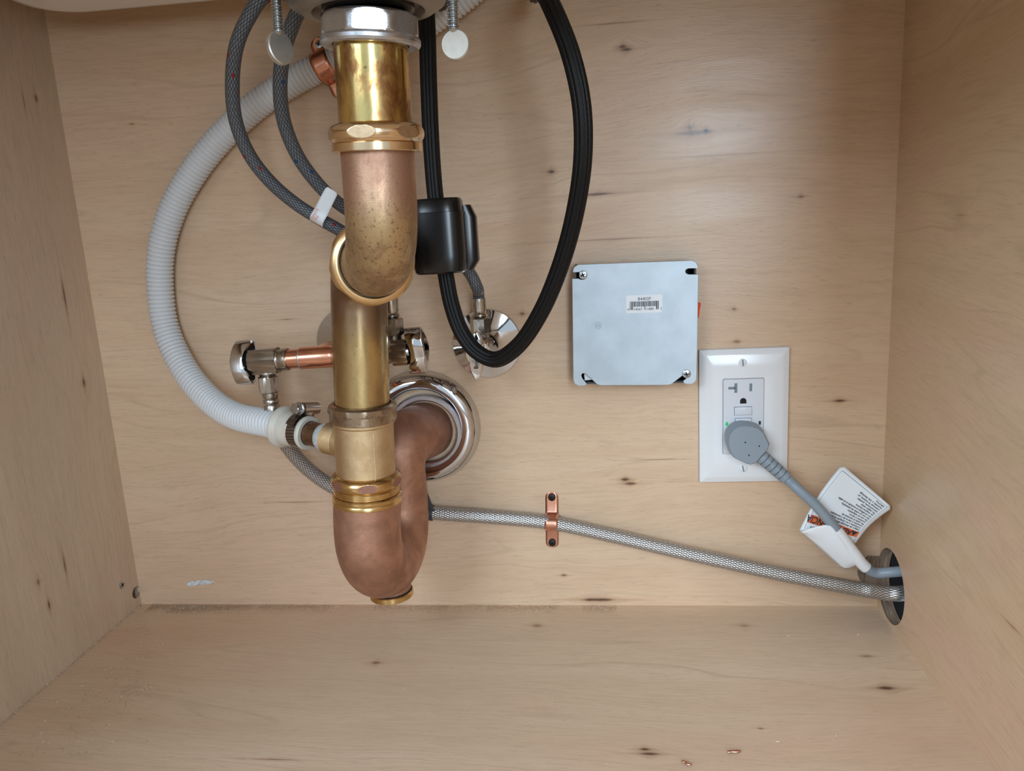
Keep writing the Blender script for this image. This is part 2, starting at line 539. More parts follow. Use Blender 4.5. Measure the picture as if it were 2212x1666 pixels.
def braid(name, n, p, base, gap, metal, rough, tracer=None, bumpd=.0004, every=5):
    t = NT(name)
    s = t.sep(t.co('UV'))
    a = t.math('ADD', t.math('MULTIPLY', s[0], float(n)), t.math('MULTIPLY', s[1], 1 / p))
    b = t.math('SUBTRACT', t.math('MULTIPLY', s[0], float(n)), t.math('MULTIPLY', s[1], 1 / p))
    fa, fb = t.math('FRACT', a), t.math('FRACT', b)
    ia, ib = t.math('FLOOR', a), t.math('FLOOR', b)
    chk = t.math('MODULO', t.math('ABSOLUTE', t.math('ADD', ia, ib)), 2.0)
    chk = t.ramp(chk, .4, .6)
    ha = t.math('SINE', t.math('MULTIPLY', fa, PI)); hb = t.math('SINE', t.math('MULTIPLY', fb, PI))
    # over strand domes, the under strand dips at its crossing
    h = t.math('MULTIPLY', t.math('POWER', ha, .6), t.math('POWER', hb, .6))
    hh = t.math('ADD', t.math('MULTIPLY', h, .75), t.math('MULTIPLY', chk, .25))
    col = t.mix(t.ramp(h, .25, .75), gap, base)
    col = t.mix(t.math('MULTIPLY', chk, .35), col, tuple(c * .55 for c in base))
    if tracer:
        m1 = t.math('LESS_THAN', t.math('ABSOLUTE', t.math('MODULO', t.math('ADD', ia, 5000.0 * n), float(n))), .5)
        m2 = t.math('LESS_THAN', t.math('ABSOLUTE', t.math('MODULO', t.math('ADD', ib, 5000.0 * every), float(every))), .9)
        col = t.mix(t.math('MULTIPLY', m1, m2), col, tracer)
    t.set(color=col, metal=metal, rough=rough)
    t.bump(hh, bumpd)
    MATS[name] = t.m
    return t.m


m_red = braid('grey_braid_red', 14, .0046, lin(116, 121, 128), lin(56, 57, 60), .25, .42, lin(150, 30, 38))
m_blue = braid('grey_braid_blue', 14, .0046, lin(116, 121, 128), lin(56, 57, 60), .25, .42, lin(16, 70, 132))
m_ss = braid('steel_braid', 18, .0046, lin(226, 224, 222), lin(104, 98, 94), .75, .28)
m_blk = braid('black_braid', 40, .0035, lin(13, 13, 14), lin(4, 4, 5), 0, .42, None, .0001)
m_blk.node_tree.nodes['Principled BSDF'].inputs['Specular IOR Level'].default_value = .28
n_ = NT('slotted_band'); s_ = n_.sep(n_.co('UV'))
st_ = n_.ramp(n_.math('ABSOLUTE', n_.math('SUBTRACT', n_.math('FRACT', n_.math('ADD', n_.math('MULTIPLY', s_[0], 34.0), n_.math('MULTIPLY', s_[1], 60.0))), .5)), .12, .2)
n_.set(color=n_.mix(st_, lin(28, 24, 22), lin(150, 138, 130)), metal=n_.ramp(st_, 0, 1, 0, 1), rough=.3); m_band = n_.m


# ------------------------------------------------------------------ cabinet shell
def structure(name, mn, mxx, mat, cutters=(), bev=0.0):
    b = B()
    c = [(mn[i] + mxx[i]) / 2 for i in range(3)]; sz = [mxx[i] - mn[i] for i in range(3)]
    b.box(c, sz, None, bev)
    o = link(name, b, [mat, m_cut], None, smooth=False)
    if cutters:
        for cut in cutters:
            md = o.modifiers.new('cut', 'BOOLEAN'); md.operation = 'DIFFERENCE'; md.object = cut; md.solver = 'EXACT'
            try: md.material_mode = 'TRANSFER'
            except Exception: pass
        dg = bpy.context.evaluated_depsgraph_get(); dg.update()
        me = bpy.data.meshes.new_from_object(o.evaluated_get(dg))
        o.modifiers.clear(); o.data = me
        if len(me.materials) < 2: me.materials.append(m_cut)
    o['kind'] = 'structure'
    return o


# the hose hole in the right panel, drilled so close to the corner that it bites the back panel and the floor
HC = Vector((XR, -.029, .0335)); HR = .0325
hb = B(); hp = []
for k in range(40):
    a = 2 * PI * k / 40
    hp.append((math.cos(a), math.sin(a)))
hb.grid([[Vector((x, HC.y + dy + (HR * s) * c, HC.z + (HR * s) * sn)) for c, sn in hp]
         for x, s, dy in ((XR - .046, .28, .006), (XR - .010, .93, .003), (XR + .002, 1.0, 0), (XR + .06, 1.0, 0))], None, True, True, True)
cut_r = link('hole_cutter', hb, m_cut, None, False)
lh = PX(293, 1281, XL)
hb = B().lathe([(0, -.02), (.0058, -.02), (.0058, .006), (0, .006)], frame(lh + Vector((.002, .002, 0)), (1, .5, 0)), 20)
cut_l = link('hole_cutter', hb, m_cut, None, False)
T = .018
structure('wall_back', (XL - .02, 0, -T), (XR + .010, .022, .60), m_back, (cut_r,))
structure('floor', (XL, -.60, -T), (XR, 0, 0), m_floor, (cut_r,))
structure('wall_left', (XL - T, -.60, -T), (XL, 0, .60), m_left, (cut_l,))
structure('wall_right', (XR, -.60, -T), (XR + .010, 0, .60), m_right, (cut_r,))
for c in (cut_r, cut_l): bpy.data.objects.remove(c)
structure('unseen_countertop', (XL - .05, -.64, .60), (XR + .05, .03, .63), plain('stone_top', lin(150, 148, 145), .4))  # countertop slab out of view, added to block light from above
structure('dark_hole_backing_1', (XR + .060, -.58, -T), (XR + .20, -.0005, .595), m_dark)  # machine side added beyond the hole, near black for the shade there
structure('dark_hole_backing_2', (XR + .0105, .0005, -T), (XR + .20, .022, .595), m_dark)      # dark block added behind the hole so the opening stays black
structure('floor.001', (-3.5, -4.0, -.125), (3.5, -.55, -.105), plain('kitchen_floor', lin(150, 118, 88), .45, 0, .15, 8))

# ------------------------------------------------------------------ sink
b = B()
rings = []
sx0, sx1, sy0, sy1 = -.424, .190, -.565, -.058


def rrect(x0, x1, y0, y1, r, z, n=8):
    out = []
    for cx, cy, a0 in ((x1 - r, y1 - r, 0), (x0 + r, y1 - r, PI / 2), (x0 + r, y0 + r, PI), (x1 - r, y0 + r, 1.5 * PI)):
        for k in range(n + 1):
            a = a0 + PI / 2 * k / n; out.append(Vector((cx + r * math.cos(a), cy + r * math.sin(a), z)))
    return out


SZ = .5285
for ins, z in ((.018, SZ), (.010, SZ + .0015), (.004, SZ + .006), (.0, SZ + .014), (0, .5995)):
    rings.append(rrect(sx0 + ins, sx1 - ins, sy0 + ins, sy1 - ins, .036 - ins * .5, z))
b.grid(rings, None, True, True, True)
sink = link('sink_basin', b, m_white)
tag(sink, 'white ceramic sink basin seen from below along the top edge', 'sink')

# strainer under the sink
TA, TB = P(796, 20, .24), P(815, 320, .238)      # tailpiece axis
tdir = (TB - TA).normalized()


def tail(py):
    z = P(800, py, .24).z
    k = (z - TA.z) / (TB.z - TA.z); return TA.lerp(TB, k)


Mt = frame((TA.x, TA.y, 0), (0, 0, 1))
st = thing('sink_strainer', 'round steel sink strainer with faceted lock nut under the basin', 'strainer', (TA.x, TA.y, .468))
zt = tail(24).z
link('flange', B().lathe([(.0200, zt - .001), (.0245, zt), (.0245, zt + .0035), (.0280, zt + .0036), (.030, zt - .0008), (.036, zt + .0002), (.0412, zt + .0035), (.0432, zt + .009), (.0432, zt + .020), (.046, zt + .024), (.046, SZ + .001)], Mt, 72), m_steel, st)
Mn = frame(tail(104), tail(32) - tail(104) + Vector((.0006, 0, 0)), (1, 0, 0)); hN = (tail(32) - tail(104)).length
pr = [(.0205, .0012), (.0225, .0010), (.0232, 0), (.0252, 0), (.0262, .0007), (.0268, .0020), (.0268, .0038), (.0263, .0050), (.0268, .0060), (.0268, hN - .004), (.0262, hN - .0018), (.0245, hN - .0004), (.0205, hN)]
pr2 = []
for (a, c), (d, e) in zip(pr, pr[1:]):
    for k in range(4): pr2.append((a + (d - a) * k / 4, c + (e - c) * k / 4))
pr2.append(pr[-1])
bb = B(); rings = []; seg = 144; uv = []
for r, h in pr2:
    ring = []
    for j in range(seg):
        a = 2 * PI * j / seg; rr = r
        if h > .0052:
            stp = PI / 4; q = (a - .25 + stp / 2) % stp - stp / 2; rr = min(r, .0252 / math.cos(q))
        ring.append(Mn @ Vector((rr * math.cos(a), rr * math.sin(a), h)))
    rings.append(ring); uv.append(h)
bb.grid(rings, uv)
link('lock_nut', bb, m_castnut, st, ang=.35)


def thumb_screw(p0, p1, pc, wid, tall, nrm):
    def thr(L): return .00275 + .0005 * math.sin(L / .0015 * 2 * PI)
    path = even([Vector(p0), Vector(p1)], .00023)
    r = link('thumb_screw', B().tube(path, thr, 16), m_zinc, st)
    ax = (Vector(p1) - Vector(p0)).normalized()
    M = frame(Vector(pc), nrm, -ax)
    o = [(tall * math.cos(a) * (1 if math.cos(a) < 0 else .95), wid * math.sin(a)) for a in [2 * PI * k / 36 for k in range(36)]]
    k = B().prism(o, .0030, .0006, 0, M @ Matrix.Translation((0, 0, -.0015)))
    # blend between shank and blade
    k.lathe([(.0027, 0), (.0025, .0010), (.0008, .0024), (.0001, .0028)], frame(Vector(p1) - ax * .001, ax), 16)
    link('paddle', k, plain('dull_zinc', lin(206, 202, 194), .42, .85, .06, 200), r)


thumb_screw(P(592, -75, .247), P(602, 70, .245), P(605, 103, .245), .0078, .0090, Vector((.82, -.55, .1)))
thumb_screw(P(975, -75, .247), P(980, 66, .245), P(984, 96, .245), .0077, .0080, Vector((-.06, -1, .05)))

# ------------------------------------------------------------------ brass drain pipe
dp = thing('drain_pipe', 'brass drain pipe with slip nuts dropping from the sink and doubling back', 'pipe', (TB.x, TB.y, .32))
RT = .0200
link('tailpiece', B().tube(even([tail(60), tail(300)], .01), RT, 64), m_tail, dp)


def slip_nut(name, base, axis, mats, parent, k=1.0, up=None, skirt=True, h=.0138, off=.0, hole=.0203):
    pr = [(.0206, .0015), (.0226, .0012), (.0230, 0), (.0243, 0), (.0247, .0004), (.0247, .0040), (.0242, .0046), (.0250, .0056)]
    for a in range(0, 13):
        t = a / 12
        ang = -.55 + t * (PI / 2 + .35)
        pr.append((.0205 + .0059 * math.cos(ang) * (1 if ang > 0 else 1), .0088 + .0052 * math.sin(ang)))
    pr += [(hole + .0004, .0137), (hole, .0120), (hole, .0060)]
    pr2 = []
    for (a, c), (d, e) in zip(pr, pr[1:]):
        m = 4
        for q in range(m): pr2.append(((a + (d - a) * q / m) * k, (c + (e - c) * q / m) * k * h / .0138))
    M = frame(base, axis, up)
    return link(name, B().lathe(pr2, M, 240, 6, .02525 * k, off, 0, 1), mats, parent, ang=.4)


slip_nut('slip_nut', tail(330), -tdir, [m_nut, m_nutface], dp, 1.0, (1, 0, 0), True, .0150, 1.88 - PI / 3 * 2 - .35)

# elbow toward the back
E0 = tail(312)
ZH = P(805, 567, .19).z
HA = Vector((E0.x - .0015, E0.y, ZH)); HB = P(777, 600, .126); HB = Vector((HB.x, HB.y, ZH))
hd = (HB - HA).normalized()


def bend(p, c, q, r, n=14):
    """polyline p-c-q with a rounded corner"""
    a = (p - c).normalized(); d = (q - c).normalized()
    s = c + a * r; e = c + d * r; o = c + (a + d) * r
    out = [p]
    for k in range(n + 1):
        t = PI / 2 * k / n
        out.append(o - d * r * math.cos(t) - a * r * math.sin(t))
    return out + [q]


ringc = HA.lerp(HB, .44)
p1 = even(bend(E0, HA, ringc, .036), .003)
link('elbow', B().tube(p1, .0203, 64), m_elbow, dp)
slip_nut('slip_nut', ringc + hd * .004, -hd, [plain('matte_brass', lin(226, 192, 144), .33, 1.0, .06, 90)] * 2, dp, 1.03, (0, 0, 1), False, .0138, .3, .0222)
Z1 = P(781, 878, .125)
LA = Vector((HB.x, HB.y, ZH)); LB = Vector((Z1.x, Z1.y, Z1.z - .008))
p2 = even(bend(ringc + hd * .004, LA, LB, .034), .003)
link('lower_bend', B().tube(p2, .0203, 64), m_lower, dp)

# ------------------------------------------------------------------ branch tee
Ta, Tb = P(783, 868, .125), P(793, 1062, .125)
ta = lambda py: Ta.lerp(Tb, (P(788, py, .125).z - Ta.z) / (Tb.z - Ta.z))
tz = (Ta - Tb).normalized()
te = thing('branch_tee', 'cast brass branch tee on the lower drain pipe above the trap', 'pipe fitting', ta(1040))
pr = [(.0200, 0), (.0218, 0), (.0222, .0006), (.0222, .0395), (.0230, .0405), (.0230, .0425), (.0200, .0432)]
L_ = (ta(905) - ta(1024)).length
link('body', B().lathe([(r, h * L_ / .0432) for r, h in pr], frame(ta(1024), tz, (1, 0, 0)), 96).box((0, 0, 0), (.0006, .0006, L_ * .82), frame(ta(975) + Vector((.0128, -.0182, 0)), tz, (1, 0, 0)), 0), m_cast, te)
L_ = (ta(868) - ta(906)).length
q = L_ / .016
link('compression_nut', B().lathe([(.0206, .0), (.0238, 0), (.0250, .0008 * q), (.0250, .0078 * q), (.0258, .0084 * q), (.0266, .0092 * q), (.0264, .0112 * q), (.0252, .0138 * q), (.0232, .0156 * q), (.0212, .016 * q), (.0204, .0140 * q)], frame(ta(907), tz, (1, 0, 0)), 96, 12, .02500, .1), m_oldnut, te, ang=.3)
# side inlet
bo = P(790, 974, .125); b1 = P(700, 951, .108)
bo = Vector((ta(968).x, ta(968).y, ta(966).z))
bd = (P(652, 932, .099) - bo).normalized()
prof = [(.0138, .010), (.0134, .0235), (.0126, .0242)]
x = .0245
while x < .0365:
    prof += [(.0115, x), (.0124, x + .0007)]; x += .0014
prof += [(.0116, x), (.0096, x + .0002)]
link('side_inlet', B().lathe(prof, frame(bo, bd), 64), m_cast, te)
link('inlet_nipple', B().lathe([(.0096, .030), (.0096, .080), (0, .080)], frame(bo, bd), 48), m_nipple, te)
link('thread_tape', B().lathe([(.0096, .0366), (.0117, .0366), (.0114, .0395), (.0105, .0425), (.0097, .0440)], frame(bo, bd), 48), m_dope, te)

# ------------------------------------------------------------------ P trap
tr = thing('drain_trap', 'reddish brown cast bronze drain trap with clean-out plug', 'drain trap', P(845, 1300, .088))
FT = ta(1070); FA = P(796, 1170, .125)
RA = P(864, 1080, .047)
zc = .1235
rad = (Vector((FA.x, FA.y, 0)) - Vector((RA.x, RA.y, 0))).length / 2
mid = Vector(((FA.x + RA.x) / 2, (FA.y + RA.y) / 2, zc)); ud = Vector((FA.x - RA.x, FA.y - RA.y, 0)).normalized()
EC = P(922, 924, 0)
path = [FT, Vector((FT.x, FT.y, zc + .012)).lerp(Vector((FA.x, FA.y, zc + .012)), .8)]
for k in range(0, 25):
    a = PI * k / 24
    path.append(mid + ud * rad * math.cos(a) - Vector((0, 0, rad * math.sin(a))))
top = Vector((RA.x + .002, RA.y, EC.z + .004))
path += [Vector((RA.x, RA.y, zc + .02))]
corner = top - Vector((0, 0, .004))
wallp = Vector((EC.x, .004, EC.z - .002))
inter = bend(Vector((RA.x, RA.y, zc + .03)), corner, wallp, .022, 12)
path += inter
pp = spline(path, .0025)
Ltot = sum((b_ - a_).length for a_, b_ in zip(pp, pp[1:]))


def trap_r(L):
    t = L / Ltot
    if t < .45: return .0256
    if t < .6: return .0256 - .0016 * (t - .45) / .15
    if t < .8: return .0240
    return .0240 + .0016 * min(1, (t - .8) / .1)


bt = B().tube(pp, trap_r, 64)
cap = P(846, 1279, .088)
down = Vector((.02, -.02, -1)).normalized()
bt.lathe([(.0215, -.022), (.0190, -.012), (.0172, -.006), (.0166, -.001), (.0166, .0015), (0, .0015)], frame(cap + Vector((0, 0, .003)), down), 48)
link('body', bt, m_trap, tr, ang=.9)
link('thread_collar', B().lathe([(.0205, .004), (.0253, .004), (.0261, .003), (.0261, .001), (.0257, 0), (.0263, -.001), (.0263, -.003), (.0250, -.004)], frame(ta(1073), tz), 72), m_goldnut, tr)
slip_nut('union_nut', ta(1062), tz, [m_goldnut, m_nutred], tr, 1.012, (1, 0, 0), True, .0158, 1.88 - PI / 3 * 2 + .02)
pl = link('cleanout_plug', B().lathe([(0, .0012), (.0174, .0012), (.0180, .0018), (.0180, .0058), (.0174, .0064), (0, .0064)], frame(cap + Vector((0, 0, .003)), down), 56), m_goldnut, tr)
link('gasket', B().lathe([(.0150, .0002), (.0171, .0002), (.0171, .0014), (.0150, .0014)], frame(cap + Vector((0, 0, .003)), down), 48, closed=True), m_dark, tr)

# big chrome escutcheon round the trap outlet
eo = P(915, 921, 0)
es = thing('wall_flange', 'large domed chrome flange where the bronze trap enters the back panel', 'pipe flange', eo)
pr = [(.0482, .0002), (.0484, .0012), (.0478, .0026), (.0466, .0056), (.0440, .0092), (.0408, .0112), (.0380, .0114), (.0356, .0100), (.0338, .0078), (.0326, .0046), (.0318, .0012)]
link('dome', B().lathe([(r * 1.085, h * 1.1) for r, h in pr], frame(eo, (0, -1, 0)), 96), m_chrome, es)
link('collar', B().lathe([(.0345, .0014), (.0345, .0070), (.0330, .0088), (.0300, .0088), (.0288, .0078), (.0282, .0060), (.0282, .001)], frame(Vector((EC.x, 0, EC.z - .002)), (0, -1, 0)), 72), m_castnut, es)


# ------------------------------------------------------------------ supply stops
def small_flange(name, c, label):
    pr = [(.0272, .0002), (.0274, .0010), (.0268, .0020), (.0225, .0036), (.0150, .0066), (.0118, .0088), (.0106, .0102), (.0098, .0100), (.0090, .0080), (.0085, .0003)]
    o = link(name, B().lathe([(r * 1.12 if r > .012 else r, h) for r, h in pr], frame(c, (0, -1, 0)), 80), m_chrome)
    return tag(o, label, 'pipe flange')


WV = .080


def vp(px): return P(px, 780 - (px - 568) * .0685, WV)


tee = vp(690)
small_flange('wall_flange', Vector((tee.x, 0, tee.z)), 'small chrome flange half hidden behind the lower brass pipe')
cp = thing('copper_stub', 'copper stub pipe and tee running between the two hot water stops', 'pipe', tee)
link('run', B().tube(even([vp(612), vp(846)], .01), .0078, 40).cyl(tee, Vector((tee.x, -.0004, tee.z)), .0078, 40), m_copper, cp)
link('tee_fitting', B().lathe([(.0079, 0), (.0088, .0003), (.0088, .0250), (.0084, .0265), (.0088, .028), (.0088, .040), (.0079, .0403)], frame(vp(651), vp(760) - vp(651)), 48).lathe([(.0088, .0), (.0088, .018), (.0079, .0183)], frame(tee, (0, 1, 0)), 40), m_copper, cp)
link('solder_ring', B().lathe([(.0078, -.0009), (.0086, -.0009), (.0089, 0), (.0087, .0009), (.0078, .0009)], frame(vp(651), (1, 0, 0)), 40), m_castnut, cp)


def handle_mesh(M, half, wid, th):
    """a two-lobed oval tap handle: waisted outline, rounded rim, hollow dark back"""
    out = []
    for k in range(48):
        a = 2 * PI * k / 48
        c, s = math.cos(a), math.sin(a)
        out.append((half * math.copysign(abs(c) ** .8, c), wid * math.copysign(abs(s) ** .9, s) * (1 - .22 * math.cos(a) ** 4)))
    rings = []
    for sc, h in ((.84, -.5), (.98, -.5), (1.0, -.42), (1.0, .34), (.97, .46), (.90, .5)):
        # the rim curves away from the wall in the middle
        rings.append([M @ Vector((x * sc, y * sc, th * h + (.0010 if h > 0 else .0024) * math.cos(PI * x / half) - .001)) for x, y in out])
    return B().grid(rings, None, True, False, True)


def handle_back(M, half, wid, th):
    out = []
    for k in range(36):
        a = 2 * PI * k / 36
        c, s = math.cos(a), math.sin(a)
        out.append((half * .84 * math.copysign(abs(c) ** .8, c), wid * .8 * math.copysign(abs(s) ** .9, s)))
    return B().prism([M @ Vector((x, y, -th * .5 + .0024 * math.cos(PI * x / half) - .0009)) for x, y in out], M.to_3x3() @ Vector((0, 0, th * .35)))


def stop_valve(label, base, ax, outd, L, handle_up, inlet=True, hscale=1.0, wide=1.0, out_at=.48):
    """base: inlet end, ax: direction inlet to handle, outd: outlet direction"""
    base, ax, outd = Vector(base), Vector(ax).normalized(), Vector(outd).normalized()
    v = thing('stop_valve', label, 'valve', base)
    bb = B().lathe([(.0079, 0), (.0087, 0), (.0092, .0008), (.0092, .0052), (.0086, .0062), (.0086, .0082), (.0090, .0090), (0, .0095)], frame(base, ax), 40)
    bb.hexa(base + ax * .0085, base + ax * L, .0102, .0, .0008)
    oc = base + ax * (L * out_at)
    pr = [(.0072, .006)]
    x = .0098
    while x < .0150: pr += [(.0060, x), (.0070, x + .0006)]; x += .0013
    pr += [(.0056, x), (.0056, x + .006)]
    bb.lathe(pr, frame(oc, outd), 36)
    link('body', bb, m_nickel if inlet else m_chrome, v)
    link('stem', B().cyl(base + ax * (L - .001), base + ax * (L + .0085), .0034, 20).lathe([(.0058, L - .001), (.0058, L + .002), (.0034, L + .0022)], frame(base, ax), 24), m_chrome, v)
    M = frame(base + ax * (L + .0085), ax, handle_up)
    hh = link('handle', handle_mesh(M, .0168 * hscale, .0088 * hscale * wide, .0120), m_chrome, v)
    link('recess', handle_back(M, .0168 * hscale, .0088 * hscale * wide, .0120), m_dark, hh)
    return v, oc, M


vl, ocl, Ml = stop_valve('left chrome stop valve on the copper stub, handle facing left', vp(624), vp(500) - vp(624), (.02, -.02, -1), .0315, Vector((.10, .35, 1)), True, 1.09, 1.0, .62)
vr, ocr, Mr = stop_valve('chrome stop valve just right of the lower brass pipe, oval handle facing right', vp(826), vp(900) - vp(826), (0, 0, 1), .0215, Vector((-.02, -.1, 1)), True, 1.12)
ce = P(1052, 742, 0)
small_flange('wall_flange', ce, 'small chrome flange inside the bottom of the black hose loop')
vc, occ, Mc = stop_valve('chrome stop valve behind the black hose loop, lettered handle facing forward', Vector((ce.x, -.012, ce.z)), (0, -1, 0), (0, 0, 1), .040, Vector((.05, 0, 1)), False, 1.18, .5)
link('inlet_pipe', B().cyl((ce.x, -.0004, ce.z), (ce.x, -.016, ce.z), .0078, 32), m_copper, vc)
hM = Mc @ Matrix.Translation((0, 0, .0068))
for ch in vc.children:
    if ch.name.startswith('handle'):
        text('BrassCraft', .0048, lambda x, y: hM @ Vector((x, y, -.0006 + .0010 * math.cos(PI * x / .0198))), 'lettering', m_ink, ch, 'CENTER', (0, -.0018))


# ------------------------------------------------------------------ braided hoses
def coupling(parent, oc, outd, d0, ferr, rf=.0058, ridged=False, m=None):
    """hex nut on the outlet and the crimped sleeve behind it"""
    oc = Vector(oc); outd = Vector(outd).normalized()
    link('nut', B().hexa(oc + outd * d0, oc + outd * (d0 + .0135), .0076, .5, .0008), m or m_nickel, parent)
    a = oc + outd * (d0 + .0135)
    if ridged:
        pr = [(.0052, 0), (.0066, .0003), (.0066, .004), (.0059, .0052), (.0067, .0065), (.0067, .0085), (.0059, .0098), (.0066, .011), (.0066, ferr), (.0050, ferr)]
    else:
        pr = [(.0044, 0), (.0054, .0006), (.0062, .0018), (.0060, .003), (.0050, .0042), (rf, .0060), (rf, ferr), (.0044, ferr)]
    link('sleeve', B().lathe(pr, frame(a, outd), 36), m or m_nickel, parent)
    return a + outd * ferr


rd = thing('supply_hose', 'grey braided faucet hose with red flecks, outer of the pair', 'hose', vp(845))
er = coupling(rd, ocr, (0, 0, 1), .0135, .017)
pts = behind_sink(P(596, -40, .145), .01) + [P(571, -10, .151), P(541, 30, .152), (P(512, 95, .150)), P(502, 175, .143), P(509, 260, .134), P(538, 333, .124), P(584, 393, .114), P(640, 441, .104), P(692, 474, .098), P(742, 503, .092), P(795, 548, .086), P(834, 600, .081), er - Vector((0, 0, -.008)), er - Vector((0, 0, .002))]
link('hose', B().tube(spline(pts, .002), .0048, 24), m_red, rd)
bl = thing('supply_hose', 'grey braided faucet hose with blue flecks, inner of the pair', 'hose', ce)
eb = coupling(bl, occ, (0, 0, 1), .0135, .016)
pts = behind_sink(P(678, -32, .145), .01) + [P(658, 0, .152), P(637, 40, .154), P(613, 110, .150), P(605, 190, .142), P(614, 265, .132), P(642, 335, .122), P(682, 392, .112), P(727, 436, .102), P(790, 476, .088), P(870, 512, .076), P(940, 540, .066), P(988, 562, .060), P(1016, 592, .055), P(1030, 620, .0515), eb + Vector((0, 0, .004)), eb - Vector((0, 0, .002))]
link('hose', B().tube(spline(pts, .002), .0049, 24), m_blue, bl)

# plastic flag clipped over both hoses
A0, A1, C0, C1 = P(706, 402, .1135), P(731, 418, .1135), P(668, 474, .1085), P(696, 490, .1085)
b = B(); rings = []
for k in range(25):
    t = k / 24
    a = A0.lerp(C0, t); c = A1.lerp(C1, t)
    w = 0 if t < .62 else -.0002
    off = .0005 * math.sin(PI * min(1, t / .6))
    if t > .66:
        q = (t - .66) / .34; off = .0018 * math.sin(q * PI * .55) - .011 * max(0, q - .55) ** 1.3
    ins = .12 * max(0, 1 - t * 14) ** 2
    row = []
    for j in range(7):
        s = j / 6; s = ins + s * (1 - 2 * ins)
        row.append(a.lerp(c, s) + Vector((0, -off, 0)))
    rings.append(row)
b.grid(rings, None, False)
fl = link('hose_flag', b, m_paper)
md = fl.modifiers.new('thick', 'SOLIDIFY'); md.thickness = .0008; md.offset = 1
tag(fl, 'white plastic flag clipped across the two grey faucet hoses', 'label')
fx = (A1 - A0).normalized(); fy = (A0 - C0).normalized()


def flagmap(x, y):
    p = C0 + fx * .0045 + (A0 - C0) * .06
    d = fy * x - fx * y * 0 + fx * (-y)
    t = 1 - (p + d - A0).dot(-fy) / (C0 - A0).length
    return p + d + Vector((0, -.0034, 0))


for i, wds in enumerate(('REMOVE', 'TAG')):
    text(wds, .0028, lambda x, y, i=i: flagmap(x * .9, y - .0025 * i + .001), 'print', m_redink, fl)

# dishwasher supply line
dw = thing('dishwasher_hose', 'stainless braided hose running along the back panel to the corner hole', 'hose', P(1192, 1125, .01))
ed = coupling(dw, ocl, (.02, -.02, -1), .0125, .0155, .006, True)
od = Vector((.02, -.02, -1)).normalized()
pts = [ed - od * .002, ed + od * .008, P(596, 915, .062), P(612, 950, .052), P(640, 988, .042), P(678, 1024, .033), P(722, 1053, .025), P(790, 1082, .015), P(860, 1098, .0085), P(935, 1108, .0085), P(1060, 1117, .0078), P(1192, 1130, .0074), P(1320, 1157, .0085), P(1450, 1188, .012), P(1580, 1217, .016), P(1700, 1243, .020), P(1800, 1262, .023), P(1880, 1276, .026), PX(1935, 1283, XR - .001), Vector((XR + .028, -.032, .033)), Vector((XR + .055, -.032, .031))]
link('hose', B().tube(spline(pts, .0022), .0064, 28), m_ss, dw)
c0, c1 = P(931, 1108, .0085), P(941, 1109, .0085)
b = B().lathe([(.0063, -.0022), (.0072, -.0022), (.0072, .0022), (.0063, .0022)], frame(c0, c1 - c0), 32, closed=True)
b.box((0, 0, 0), (.0035, .0014, .026), frame(c0 + Vector((-.0008, -.0055, .016)), (-.28, -.05, 1), (1, 0, 0)), .0004)
tie = link('cable_tie', b, m_darkgrey)
tag(tie, 'dark cable tie on the steel hose beside the trap', 'cable tie')


# ------------------------------------------------------------------ screws and straps
def screw(c, nrm, r, parent, mat, h=.0012, rot=0.0, name='screw'):
    M = frame(c, nrm, (0, 0, 1)) @ Matrix.Rotation(rot, 4, 'Z')
    o = link(name, B().lathe([(0, -.003), (r * .5, -.003), (r * .9, -.0001), (r, .0002), (r * .93, h * .6), (r * .6, h * .95), (0, h)], M, 28), mat, parent)
    b = B()
    for k in range(2):
        b.box((0, 0, h + .00002), (r * 1.15, r * .26, .0003), M @ Matrix.Rotation(PI / 2 * k, 4, 'Z'))
    link('cross_slot', b, m_dark, o)
    return o


def strap(label, top, bot, width, hose_c, hr, mat, smat, skip=None, flip=False):
    """two-hole pipe strap: flat ears on the panel, a hoop over the hose between them"""
    top, bot = Vector(top), Vector(bot); d = (top - bot); L = d.length; d.normalize()
    n = Vector((0, -1, 0)); n = (n - d * n.dot(d)).normalized(); x = d.cross(n).normalized()
    s = thing('pipe_strap', label, 'pipe strap', hose_c)
    hc = (Vector(hose_c) - bot).dot(d)
    base = .0003
    wv = -hose_c.y
    prof = [(0, base), (hc - hr - .0022, base), (hc - hr - .0008, base + .0006), (hc - hr - .0004, .0016)]
    for k in range(17):
        a = PI - PI * k / 16
        prof.append((hc + (hr + .0003) * math.cos(a), max(.002, wv) + (hr + .0003) * math.sin(a)))
    prof += [(hc + hr + .0004, .0016), (hc + hr + .0008, base + .0006), (hc + hr + .0022, base), (L, base)]
    rows = []
    for i, (t, h) in enumerate(prof):
        rows.append((t, h, width / 2))
    # round the two ears
    def ear(t0, sgn):
        return [(t0 + sgn * width * .42 * math.sin(PI / 2 * k / 6), base, max(.0008, width / 2 * math.cos(PI / 2 * k / 6))) for k in range(1, 7)]
    rows = list(reversed(ear(0, -1))) + rows + ear(L, 1)
    b = B(); rings = []
    for t, h, wd2 in rows:
        c = bot + d * t; c = Vector((c.x, 0, c.z)) + n * h
        rings.append([c + x * (wd2 * q) for q in (-1, -.55, -.1, 0, .1, .55, 1)])
    b.grid(rings, None, False)
    o = link('band', b, mat, s, ang=.7)
    md = o.modifiers.new('thick', 'SOLIDIFY'); md.thickness = .0009; md.offset = -1
    me = None
    for i, p in enumerate((bot, top)):
        if skip == i: continue
        screw(Vector((p.x, -.0012, p.z)), (0, -1, 0), .0034, s, smat, .0012, .2 + i)
    return s


